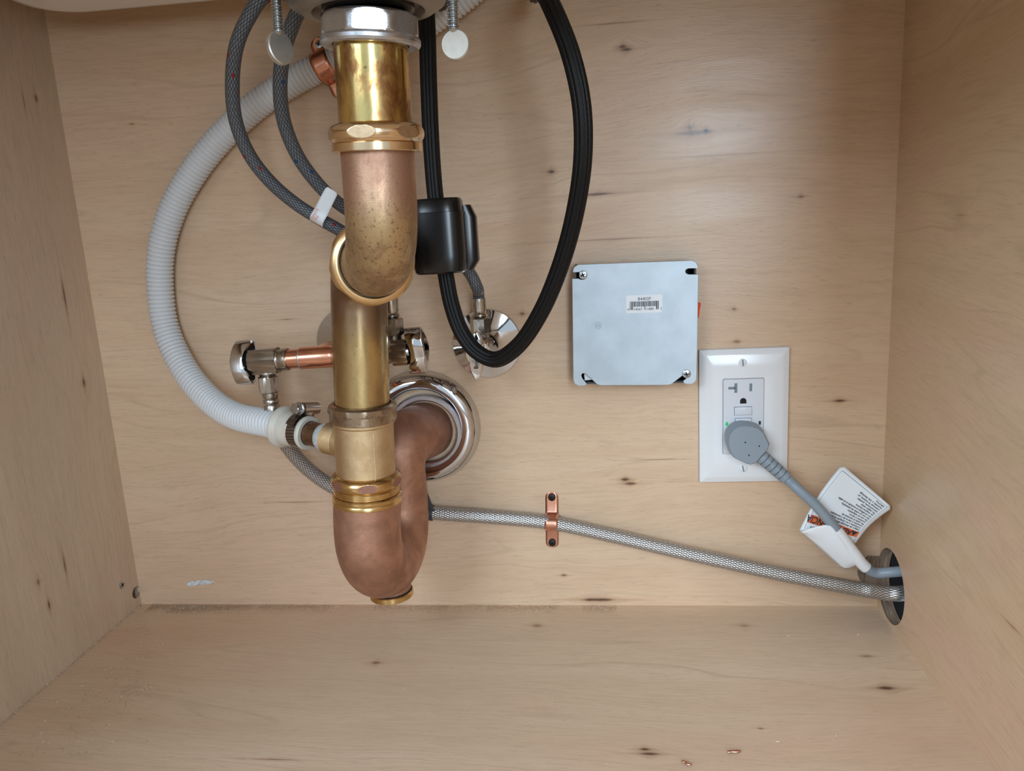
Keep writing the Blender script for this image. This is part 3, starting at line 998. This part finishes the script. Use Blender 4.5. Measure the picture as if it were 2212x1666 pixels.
strap('copper strap with black screws holding the steel hose to the back panel', P(1192, 1074, 0), P(1193, 1172, 0), .0118, P(1192, 1130, .0074), .0064, m_copper2, m_blackscrew)
HCs = P(708, 137, .0135)
strap('copper strap holding the white corrugated hose beside the brass tailpiece', P(690, 97, 0), P(735, 196, 0), .0150, HCs, .0118, m_copper, m_zinc)

# ------------------------------------------------------------------ white dishwasher drain hose
dh = thing('drain_hose', 'white corrugated drain hose looping up the left side of the back panel', 'hose', P(345, 580, .016))
cuffA = bo + bd * .0565; cuffB = bo + bd * .0875
pts = [cuffB - bd * .008, cuffB + bd * .012, P(505, 897, .062), P(452, 862, .044), P(400, 800, .028), P(360, 715, .018), P(346, 630, .0155), P(348, 540, .0150), P(374, 450, .0145), P(428, 357, .0140), P(498, 276, .0138), P(580, 208, .0136), P(650, 166, .0135), HCs, P(770, 108, .0140), P(850, 82, .016), P(910, 55, .019), P(960, 22, .022), P(1010, -15, .024), P(1060, -60, .024)]


def corr(L):
    t = (L / .0038) % 1.0
    return .0096 + .0022 * abs(math.sin(PI * t)) ** .6


link('corrugated_tube', B().tube(spline(pts, .00038), corr, 28), m_hose, dh)
link('rubber_cuff', B().lathe([(.0097, .0), (.0100, -.0006), (.0130, -.0006), (.0136, .0004), (.0136, .0024), (.0128, .0034), (.0128, .0120), (.0135, .0132), (.0133, .0155), (.0140, .0175), (.0144, .0240), (.0160, .0260), (.0169, .0272), (.0169, .0292), (.0159, .0304), (.0118, .0308)], frame(cuffA, bd), 64), m_rubber, dh)

# hose clamp
cm = cuffA + bd * .0080
hcg = thing('hose_clamp', 'slotted steel worm clamp around the cream hose cuff', 'hose clamp', cm)
link('band', B().lathe([(.0129, -.0042), (.0136, -.0042), (.0136, .0042), (.0129, .0042)], frame(cm, bd), 72, closed=True), m_band, hcg)
upv = (Vector((0, 0, 1)) - bd * bd.z).normalized()
side = bd.cross(upv).normalized()
if side.y > 0: side = -side
hu = (upv - side * .22).normalized(); hs = bd.cross(hu).normalized()
if hs.x > 0: hs = -hs
hx = P(690, 884, .10) - P(640, 880, .10)
ctr = cm + hu * .0184 + hs * .0030
scd = (hs * 1.0).normalized()
h_ = B().tube(even([ctr - scd * -.0005, ctr - scd * .0165], .002), .0050, 20).box((0, 0, 0), (.0085, .0095, .006), frame(cm + hu * .0148 - scd * .003, hu, bd), .0012)
link('housing', h_, m_nickel, hcg)
sw = B().lathe([(.0030, -.002), (.0030, .0018), (.0052, .002), (.0052, .0034), (.0040, .0038)], frame(ctr, scd), 28)
sw.hexa(ctr + scd * .0036, ctr + scd * .0085, .0040, 0, .0004)
link('screw', sw, m_zinc, hcg)
link('band_tail', B().grid([[cm + (hu * math.cos(a) + hs * math.sin(a)) * (.0145 + .0012 * math.sin(a)) + bd * q for q in (-.0042, 0, .0042)] for a in [.1 + k * .09 for k in range(13)]], [k * .0014 for k in range(13)], False), m_band, hcg)

# ------------------------------------------------------------------ black spray hose and its weight
sp = thing('spray_hose', 'black braided spray hose hanging in a long loop', 'hose', P(1070, 780, .14))
pts = behind_sink(P(921, 0, .117)) + [P(921.5, 20, .119), P(923, 70, .123), P(926, 180, .122), P(931, 300, .12), P(938, 400, .12), P(945, 460, .122), P(955, 540, .124), P(964, 600, .126), P(976, 660, .128), P(997, 717, .131), P(1030, 760, .135), P(1070, 777, .140), P(1118, 748, .148), P(1168, 675, .158), P(1212, 570, .168), P(1243, 455, .178), P(1259, 340, .186), P(1256, 225, .190), P(1232, 115, .190), P(1190, 10, .184), P(1163, -38, .165)] + behind_sink(P(1150, -55, .14), -.008)[::-1]
link('hose', B().tube(spline(pts, .0025), .0055, 64, True, lambda a: 1 + .16 * (abs(math.cos(5 * a)) ** .6 - .65)), m_blk, sp)
cwA, cwB = P(946, 431, .124), P(958, 590, .1255)
cw = thing('hose_weight', 'black plastic clamp-on weight on the spray hose', 'weight', cwB)
wdv = (cwA - cwB).normalized(); LW = (cwA - cwB).length
Mw = frame(cwB, wdv, (1, 0, 0))


def cwring(hx, hy, h, p=.62, dx=0.0, dy=0.0):
    out = []
    for k in range(56):
        a = 2 * PI * k / 56; c, s = math.cos(a), math.sin(a)
        out.append(Mw @ Vector((dx + hx * math.copysign(abs(c) ** p, c), dy + hy * math.copysign(abs(s) ** p, s), h)))
    return out


# frame y axis: wdv x X = roughly +depth; front half faces the camera
b = B()
b.grid([cwring(.0160, .0120, 0, .62, -.0005, -.004), cwring(.0176, .0138, .0012, .62, -.0005, -.004), cwring(.0184, .0145, .0045, .62, -.0005, -.004), cwring(.0190, .0150, .012, .62, -.0005, -.004), cwring(.0190, .0150, LW - .0095, .62, -.0005, -.004), cwring(.0184, .0146, LW - .0092, .62, -.0005, -.004), cwring(.0178, .0140, LW - .002, .62, -.0005, -.004), cwring(.0168, .0130, LW, .62, -.0005, -.004)], None, True, True, True)
link('front_shell', b, m_black, cw)
b = B()
b.grid([cwring(.0150, .0068, .001, .45, .005, .0118), cwring(.0196, .0074, .0075, .45, .005, .0118), cwring(.0196, .0074, LW - .013, .45, .005, .0118), cwring(.0160, .0068, LW - .0045, .45, .005, .0118)], None, True, True, True)
link('back_shell', b, m_black, cw)

# ------------------------------------------------------------------ junction box
jw = .0215
jb = thing('junction_box', 'square galvanised junction box with blank cover and barcode sticker', 'junction box', P(1372, 700, 0))
outl = [(1238, 582), (1241, 576), (1249, 571.5), (1494, 562.5), (1502, 565), (1506.5, 573), (1507, 578.5), (1487, 579), (1481.5, 581.5), (1480, 586), (1482, 590.5), (1488, 592.5), (1508, 592.8),
        (1506, 740), (1504, 818), (1501, 825), (1494.5, 829), (1483, 829), (1477.5, 827), (1476, 823), (1486, 815), (1489.5, 809), (1486, 802), (1479, 801.5), (1474, 806), (1474, 811), (1449, 830), (1440, 831.2),
        (1296, 832), (1289, 829), (1264.5, 806.5), (1258, 806), (1255, 810), (1256.5, 816), (1267, 829.5), (1262, 832.5), (1249, 832.8), (1241, 828), (1238.5, 820), (1237.5, 740), (1236, 602), (1249, 601.5), (1255, 604), (1262, 603.5), (1267.5, 598), (1268, 591), (1263, 585.5), (1256, 584.8), (1250, 587), (1238, 587.5)]
pts = [P(x, y, jw) for x, y in outl]
link('cover', B().prism(pts, Vector((0, -.0016, 0)), .0003), m_galv, jb, ang=.6)
q = [P(1241, 575, jw), P(1504, 567, jw), P(1501, 827, jw), P(1242, 830, jw)]
b = B()
cc = sum(q, Vector()) / 4
for s_, w0, w1 in ((1.0, .0002, jw - .0002),):
    oo = [Vector((p.x, 0, p.z)) for p in q]; ii = [cc_ for cc_ in [Vector((p.x, 0, p.z)).lerp(Vector((cc.x, 0, cc.z)), .03) for p in q]]
    R_ = lambda L, w: [Vector((p.x, -w, p.z)) for p in L]
    b.grid([R_(oo, .0002), R_(oo, w1), R_(ii, w1), R_(ii, .0016)], None, True, False, True)
link('box_body', b, plain('shaded_box_steel', lin(66, 68, 70), .6, .4), jb, ang=.2)  # box steel coloured dark to give the shade inside it
b = B().prism([P(1262, 808, jw - .003), P(1269, 806, jw - .003), P(1283, 820, jw - .003), P(1263, 822, jw - .003)], Vector((0, .0004, 0)))
link('inner_label', b, m_paper, jb)
for i, (x, y) in enumerate(((1259.5, 594), (1483, 808))):
    screw(P(x, y, jw + .0017), (0, -1, 0), .0036, jb, m_zinc, .0013, .5 - i * .3)
jm = lambda w: (lambda px, py: P(px, py, w))
stk = [(1353, 638), (1431, 637), (1432, 640), (1428.5, 673), (1426, 674.5), (1356, 677.5), (1353, 675)]
stk = [(1352.5, 641), (1355, 638.5), (1388, 637.5), (1429, 636.2), (1431, 639), (1430, 673), (1427, 674.8), (1356, 677), (1353, 674.5)]
sticker = link('sticker', B().prism([P(x, y, jw + .0016) for x, y in stk], Vector((0, -.00012, 0))), m_paper, jb)
k0 = PPM(1392, 656, jw)


def stmap(x, y):     # x right, y up in photo pixels round the sticker's centre
    return P(1392 + x, 656 - y - x * .034, jw + .00185)


text('B4402F', 9.5, lambda x, y: stmap(x, y), 'lettering', m_ink, sticker, 'CENTER', (0, 7.2))
for body, x0 in (('0', -36.5), ('14567', -23.5), ('11880', 1.5), ('1', 34.5)):
    text(body, 7.6, lambda x, y: stmap(x, y), 'lettering', m_ink, sticker, 'LEFT', (x0, -14.2))
b = B()
xs = -31.5; rnd = random.Random(4)
while xs < 30.5:
    wv_ = rnd.choice((.75, .75, 1.4, 2.0)); long_ = xs < -25 or xs > 24 or -1.5 < xs < 1.5
    y0 = -13 if long_ else -6.2
    b.prism([stmap(xs, y0), stmap(xs + wv_, y0), stmap(xs + wv_, 5.2), stmap(xs, 5.2)], Vector((0, -.00003, 0)))
    xs += wv_ + rnd.choice((.65, .7, 1.3))
tag(link('barcode', b, m_ink, sticker, False), None, None, None, 'stuff')
mk = P(1292.5, 703.5, jw + .0017)
mkm = plain('stamp', lin(140, 150, 158), .5, .5)
mark = link('stamped_mark', B().lathe([(.0024, 0), (.0024, .0001), (.0027, .0001), (.0027, 0)], frame(mk, (0, -1, 0)), 32), mkm, jb)
text('UL', .0030, lambda x, y: mk + Vector((x, -.0001, y)), 'lettering', mkm, mark, 'CENTER', (0, -.001))
wn = B().lathe([(0, 0), (.0014, .0), (.0020, .001), (.0024, .008), (.0030, .0105), (.0030, .0132), (0, .0136)], frame(P(1504.5, 688, .010), P(1506, 656, .010) - P(1504.5, 688, .010)), 20, 8, .0028)
tag(link('wire_nut', wn, m_wirenut), 'orange wire nut poking out beside the junction box', 'wire nut')

# ------------------------------------------------------------------ outlet
ou = thing('wall_outlet', 'white wall outlet with test buttons and a jumbo cover plate', 'outlet', P(1605, 1038, 0))
pc = [P(1511, 756, 0), P(1703, 747, 0), P(1699.5, 1038, 0), P(1507.5, 1039, 0)]
# square plate in the panel's plane
x0 = (pc[0].x + pc[3].x) / 2; x1 = (pc[1].x + pc[2].x) / 2; z1 = (pc[0].z + pc[1].z) / 2; z0 = (pc[2].z + pc[3].z) / 2
ix0, ix1 = P(1562, 890, .006).x, P(1649.5, 890, .006).x
iz1, iz0 = P(1605, 818.5, .006).z, P(1605, 980, .006).z


def wr(x0, x1, z0, z1, r, w, n=5):
    return [Vector((p.x, -w, p.y)) for p in rrect(x0, x1, z0, z1, r, 0, n)]


def ins(k, r, w): return wr(x0 + k, x1 - k, z0 + k, z1 - k, r, w)


ik = lambda k, r, w: wr(ix0 - k, ix1 + k, iz0 - k, iz1 + k, r, w)
link('cover_plate', B().grid([ins(0, .0012, .0003), ins(0, .0012, .0028), ins(.0004, .0012, .0036), ins(.0045, .0014, .0056), ins(.0058, .0014, .0060), ik(.0085, .004, .0064), ik(.0062, .003, .0064), ik(.0006, .0016, .0061), ik(.0002, .0016, .0055), ik(.0002, .0016, .0030)], None, True), m_white2, ou, ang=.5)
face = link('receptacle', B().grid([wr(ix0, ix1, iz0, iz1, .0016, .002), wr(ix0, ix1, iz0, iz1, .0016, .0062), wr(ix0 + .0005, ix1 - .0005, iz0 + .0005, iz1 - .0005, .0014, .0068)], None, True, False, True), m_white3, ou)
fw = .0068


def onface(name, px0, px1, py0, py1, mat, th=.0003, bev=0, par=None, base=fw):
    c = P((px0 + px1) / 2, (py0 + py1) / 2, base)
    k = PPM((px0 + px1) / 2, (py0 + py1) / 2, base)
    return link(name, B().box((c.x, -base - th / 2 + .0001, c.z), ((px1 - px0) / k, th, (py1 - py0) / k), None, bev), mat, par or face)


b = B()
for (a, c, d, e) in ((1586.5, 1592.5, 828, 849), (1573.5, 1587.5, 836, 841.5)):
    cc = P((a + c) / 2, (d + e) / 2, fw); k = PPM(cc.x, 850, fw); k = PPM(1590, 840, fw)
    b.box((cc.x, -fw, cc.z), ((c - a) / k, .0004, (e - d) / k))
link('neutral_slot', b, m_slotgrey, face)
onface('live_slot', 1619, 1624.5, 828.5, 845.5, m_slotgrey, .0004)
g = P(1605.5, 866.5, fw); k = PPM(1605, 866, fw); gr = 6.6 / k
gp = [(gr * math.cos(a), gr * math.sin(a)) for a in [PI * q / 12 for q in range(13)]] + [(-gr, -gr * .85), (gr, -gr * .85)]
link('ground_slot', B().prism([Vector((g.x + x, -fw + .0003, g.z + y)) for x, y in gp], Vector((0, -.0005, 0))), m_dark, face)
for (a, c, d, e) in ((1587, 1623, 879, 896.5), (1588.5, 1622.5, 903.5, 921)):
    onface('button_gap', a - .8, c + .8, d - .8, e + .8, m_slotgrey, .0003)
    onface('test_button', a, c, d, e, m_white3, .0013, .0004)
onface('indicator_light', 1567.5, 1572.5, 912, 920, m_green, .0005)
onface('dark_window', 1639, 1643.5, 909.5, 917.5, m_ink, .0004)
for (x, y, rot) in ((1604.5, 783.5, .1), (1605, 1012, .2)):
    c = P(x, y, .0063); M = frame(c, (0, -1, 0), (0, 0, 1)) @ Matrix.Rotation(rot, 4, 'Z')
    s = link('plate_screw', B().lathe([(.0034, -.002), (.0034, .0006), (.0029, .0009), (0, .0010)], M, 28), m_white2, ou)
    link('slot', B().box((0, 0, .00085), (.0056, .0011, .0004), M), m_slotgrey, s)

# ------------------------------------------------------------------ plug, cord and its warning tag
pcd = thing('appliance_cord', 'grey appliance cord with angled plug in the white outlet', 'power cord', P(1616, 957, .02))
plg = [(1576, 938), (1584, 928), (1595, 921.5), (1608, 919.5), (1624, 921), (1638, 925), (1650, 935), (1663, 962), (1659, 972), (1633, 1001), (1623, 1005), (1613, 1003), (1588, 991), (1580, 982), (1573, 962), (1573, 948)]
fc = [P(x, y, .023) for x, y in plg]
cen = sum(fc, Vector()) / len(fc)
side_ = [Vector((p.x, -.0075, p.z)) for p in fc]
b = B()
mk_ = lambda L, sc, w: [Vector((cen.x + (p.x - cen.x) * sc, -w, cen.z + (p.z - cen.z) * sc)) for p in L]
b.grid([mk_(fc, 1.00, .0074), mk_(fc, 1.05, .0084), mk_(fc, 1.05, .016), mk_(fc, 1.02, .0200), mk_(fc, .99, .0224), mk_(fc, .95, .0232)], None, True, True, True)
plug = link('plug', b, m_grey, pcd, ang=.5)
for x, y in ((1610, 956), (1640, 964), (1618, 984)):
    link('pin_mark', B().lathe([(0, -.0002), (.0006, -.0002), (.0006, .0002), (0, .0002)], frame(P(x, y, .0233), (0, -1, 0)), 12), m_dark, plug)
s0, s1 = P(1643, 985, .016), P(1690, 1026, .019)
sd = (s1 - s0).normalized(); SL = (s1 - s0).length
pr = [(0, -.001)]
nrib = 5
for i in range(nrib):
    a = SL * i / nrib; r = .0062 - .0006 * i / nrib
    pr += [(r, a), (r, a + SL / nrib * .78), (r - .0011, a + SL / nrib * .80), (r - .0011, a + SL / nrib * .98)]
pr += [(.0056, SL), (.0056, SL + .004), (.0042, SL + .0048)]
link('strain_relief', B().lathe(pr, frame(s0, sd), 32), m_grey, pcd)
b = B()
for i in range(4):
    for a in ((.3, -.9) if i % 2 else (-.3,)):
        M = frame(s0 + sd * (SL * (i + .9) / 5), sd, (0, -1, 0)) @ Matrix.Rotation(a, 4, 'Z')
        b.box((.0053, 0, 0), (.0012, .0032, .0012), M)
tag(link('relief_groove', b, m_grey2, pcd), None)
cpts = [s1 - sd * .002, s1 + sd * .006, P(1722, 1055, .026), P(1765, 1095, .030), P(1810, 1150, .034), P(1842, 1192, .035), P(1868, 1224, .034), P(1893, 1238, .032), PX(1930, 1236, XR - .0005), Vector((XR + .03, -.036, .0530)), Vector((XR + .055, -.038, .05))]
cpath = spline(cpts, .0025)
link('cable', B().tube(cpath, .0044, 28), m_grey, pcd)

wt = thing('warning_tag', 'white folded warning tag with orange band on the grey cord', 'tag', P(1800, 1150, .03))
sl = [p for p in cpath if P(1806, 1140, .034).x < p.x < P(1872, 1228, .034).x]
link('sleeve', B().tube(sl, .0050, 32, False), m_paper, wt)
TD, TAa, TC, TB_ = P(1848, 1174, .028), P(1727, 1146, .026), P(1928, 1097, .030), P(1819, 1004, .014)


def tagmap(s, t, lift=0.0):
    """s along the text lines, t down the page"""
    p = TD.lerp(TAa, s).lerp(TC.lerp(TB_, s), t)
    bow = math.sin(PI * t)
    n = Vector((.25, -1, .15)).normalized()
    return p + n * lift + (Vector((TC.x - TD.x, 0, TC.z - TD.z)).cross(Vector((0, 1, 0)))).normalized() * (.0010 * bow) - n * .003 * bow


b = B(); rows = []
for i in range(25):
    t = i / 24; row = []
    lo_, hi_ = 0, 1
    e = max(0, t - .94) / .06
    if e > 0: lo_, hi_ = .05 * e ** 2, 1 - .05 * e ** 2
    for j in range(15): row.append(tagmap(lo_ + (hi_ - lo_) * j / 14, t))
    rows.append(row)
b.grid(rows, None, False)
sheet = link('printed_leaf', b, m_paper, wt)
md = sheet.modifiers.new('thick', 'SOLIDIFY'); md.thickness = .0004; md.offset = -1
WT = (TD - TAa).length; HT = (TC - TD).length
ob = B(); ob.grid([[tagmap(s, t, .0005) for s in [.06 + .88 * q / 12 for q in range(13)]] for t in [.13 + .12 * q / 4 for q in range(5)]], None, False)
link('orange_band', ob, m_orange, sheet)
rb = B()
for (s0_, t0_, s1_, t1_) in ((.055, -.0, .055, .94), (.945, .05, .945, .94), (.055, .94, .945, .94)):
    n_s = 16
    ds, dt = (.006, 0) if s0_ == s1_ else (0, .008)
    rb.grid([[tagmap(s0_ + (s1_ - s0_) * q / n_s + ds * z, t0_ + (t1_ - t0_) * q / n_s + dt * z, .0005) for z in (0, 1)] for q in range(n_s + 1)], None, False)
link('rule', rb, m_slotgrey, sheet)


def tagtext(body, s, t, size, bold=0.0, mat=None):
    text(body, size, lambda x, y: tagmap(s + x / WT, t - y / HT, .0008), 'lettering', mat or m_ink, sheet, 'LEFT', (0, 0), bold)


tagtext('\u25b2', .08, .235, .0052, .0001)
tagtext('ADVERTENCIA', .175, .232, .0058, .00012)
lines = ['Peligro de descarga el\u00e9ctrica', 'Con\u00e9ctelo a un contacto de pared de', 'conexi\u00f3n a tierra de 3 terminales.', 'No quite la terminal de', 'conexi\u00f3n a tierra.', 'No use un adaptador.', 'No use un cable de extensi\u00f3n.', 'No modifique el enchufe ni el cable', 'de ninguna manera.', 'No seguir estas', 'instrucciones, pueden', 'ocasionar la muerte, un', 'incendio o una descarga', 'el\u00e9ctrica.']
for i, ln in enumerate(lines):
    tagtext(ln, .09, .300 + i * .0475, .00205, .00004)
tagtext('de', .30, .10, .0026); tagtext('ahora', .74, .095, .0026)
# the leaf folded to the front, blank back showing
q0, q1, q2, q3 = P(1727, 1149, .0335), P(1806, 1093, .0335), P(1856, 1222, .0345), P(1826, 1231, .0290)
f0 = [P(1727, 1147, .0268), P(1741, 1159, .0275), P(1777, 1190, .029), P(1806, 1216, .030), P(1824, 1230, .0305), P(1852, 1221, .0325)]
f1 = [P(1733, 1148, .030), P(1757, 1140, .0335), P(1792, 1135, .0365), P(1808, 1152, .0385), P(1830, 1182, .0395), P(1853, 1214, .0390)]
b = B(); rows = []
for a, c in zip(spline(f0, .0045)[:14], spline(f1, .0045)[:14]): pass
sa, sc_ = spline(f0, .001), spline(f1, .001)
for i in range(17):
    a = sa[min(len(sa) - 1, round(i / 16 * (len(sa) - 1)))]; c = sc_[min(len(sc_) - 1, round(i / 16 * (len(sc_) - 1)))]
    rows.append([a.lerp(c, j / 8) + Vector((0, -.0018 * math.sin(PI * j / 8), 0)) for j in range(9)])
b.grid(rows, None, False)
lf = link('blank_leaf', b, m_paper, wt)
md = lf.modifiers.new('thick', 'SOLIDIFY'); md.thickness = .0004; md.offset = 0

# ------------------------------------------------------------------ small things on the panels
ls = PX(263, 1264, XL)
o = screw(ls + Vector((.0002, 0, 0)), (1, 0, 0), .0036, None, m_zinc, .0006, .3, 'wood_screw')
tag(o, 'small flush cross-head screw in the left panel near the corner', 'screw')
b = B()
cs = [(403, 1262), (407, 1256.5), (415, 1256), (430, 1253.5), (448, 1253), (460, 1255), (462, 1258.5), (452, 1262.5), (430, 1263.5), (418, 1266), (408, 1266.5)]
b.prism([P(x, y, .0001) for x, y in cs], Vector((0, -.0005, 0)), .0004)
tag(link('putty_smear', b, m_putty), 'pale grey putty smear low on the back panel left of the trap', 'putty')


def shaving(p, d, L, r, label):
    d = Vector(d).normalized(); p = Vector(p)
    b = B(); rings = []
    for k in range(9):
        t = k / 8 - .5; c = p + d * L * t
        n = Vector((-d.y, d.x, 0))
        rings.append([c + n * r * math.cos(a) * (1 + .15 * math.sin(9 * t)) + Vector((0, 0, r * .9 * math.sin(a) + r * .9 + .0001)) for a in [PI * 1.25 * q / 8 - .4 for q in range(9)]])
    b.grid(rings, None, False)
    o = link('copper_shaving', b, m_copper2)
    md = o.modifiers.new('thick', 'SOLIDIFY'); md.thickness = .0004
    tag(o, label, 'metal shaving', 'copper shavings on the cabinet floor')


shaving(PZ(1585, 1627, 0), PZ(1600, 1626, 0) - PZ(1570, 1628, 0), .0078, .0011, 'straight curl of copper on the floor, the farther right of two')
shaving(PZ(1483, 1652, 0), PZ(1492, 1657, 0) - PZ(1474, 1648, 0), .0060, .0010, 'slanting curl of copper on the floor, nearest the front edge')

# sawdust: thousands of flakes swept into the back corner and along the joint
rnd = random.Random(11)
mdust = [plain('dust_pale', lin(214, 186, 154), .8), plain('dust_dark', lin(182, 146, 122), .85), plain('dust_white', lin(238, 228, 210), .7)]
b = bmesh.new()


def flake(x, y, s, mi):
    a = rnd.uniform(0, 2 * PI); vs = []
    el = rnd.uniform(1, 1.7)
    h = rnd.uniform(.2, .9) * s
    for k, (u, v) in enumerate(((-1, 0), (0, -.6), (1, 0), (0, .6))):
        u *= el
        vs.append(b.verts.new((x + s * (u * math.cos(a) - v * math.sin(a)), y + s * (u * math.sin(a) + v * math.cos(a)), .0001 + (h if k % 2 else h * .3))))
    for f in ((0, 1, 2), (0, 2, 3)):
        b.faces.new([vs[i] for i in f]).material_index = mi


def in_hole(x, y): return x > XR - .03 and y > -.07
for _ in range(12000):                        # along the joint of floor and back panel
    t = rnd.random()
    x = XL + .012 + (rnd.random() ** 1.5) * .46
    d = abs(rnd.gauss(0, 1))
    y = -.0004 - d * .0060 - rnd.random() * .003
    k = mnoise.noise(Vector((x * 18, 3, 1)))
    if k < -.1 and rnd.random() < .75 and x > XL + .12: continue
    if in_hole(x, y): continue
    flake(x, y, rnd.uniform(.00016, .00045), rnd.choices((0, 1, 2), (5, 5, .5))[0])
for _ in range(3000):                        # the heap in the corner
    c = P(370, 1318, 0); x = XL + .035 + abs(rnd.gauss(0, .030)); y = -.004 - abs(rnd.gauss(0, .006))
    flake(x, y, rnd.uniform(.0002, .0006), rnd.choices((0, 1, 2), (5, 5, 1.4))[0])
for _ in range(420):                         # a looser trail toward the front
    y = -.01 - rnd.random() ** .7 * .22; x = XL + .05 + y * -.25 + rnd.gauss(0, .022) - .03
    if x < XL + .002: continue
    flake(x, y, rnd.uniform(.00022, .0007), rnd.choices((0, 1, 2), (4, 3, 3))[0])
for _ in range(1500):                        # pale dust in the joint under the left panel
    flake(XL + .0004 + abs(rnd.gauss(0, .0009)), -.004 - rnd.random() * .3, rnd.uniform(.00025, .0006), rnd.choices((0, 1, 2), (6, .6, 2))[0])
c = PZ(300, 1488, 0)
for _ in range(150): flake(c.x + rnd.gauss(0, .010), c.y + rnd.gauss(0, .004), rnd.uniform(.0002, .0006), rnd.choices((0, 1, 2), (3, 3, 3))[0])
for _ in range(160):
    y = -.02 - rnd.random() * .24; x = XL + .02 + rnd.random() * .62
    if in_hole(x, y): continue
    flake(x, y, rnd.uniform(.0002, .00045), rnd.choices((0, 1, 2), (2, 3, 3))[0])
for px, py in ((1703, 1375), (1855, 1372), (1807, 1591), (1680, 1603), (240, 1445), (178, 1483), (352, 1393)):
    p = PZ(px, py, 0)
    for _ in range(3): flake(p.x + rnd.gauss(0, .0004), p.y + rnd.gauss(0, .0004), rnd.uniform(.0005, .0009), 2)
tag(link('sawdust', b, mdust, None, False), 'pale and dark sawdust scattered along the back joint and left corner of the floor', 'sawdust', None, 'stuff')
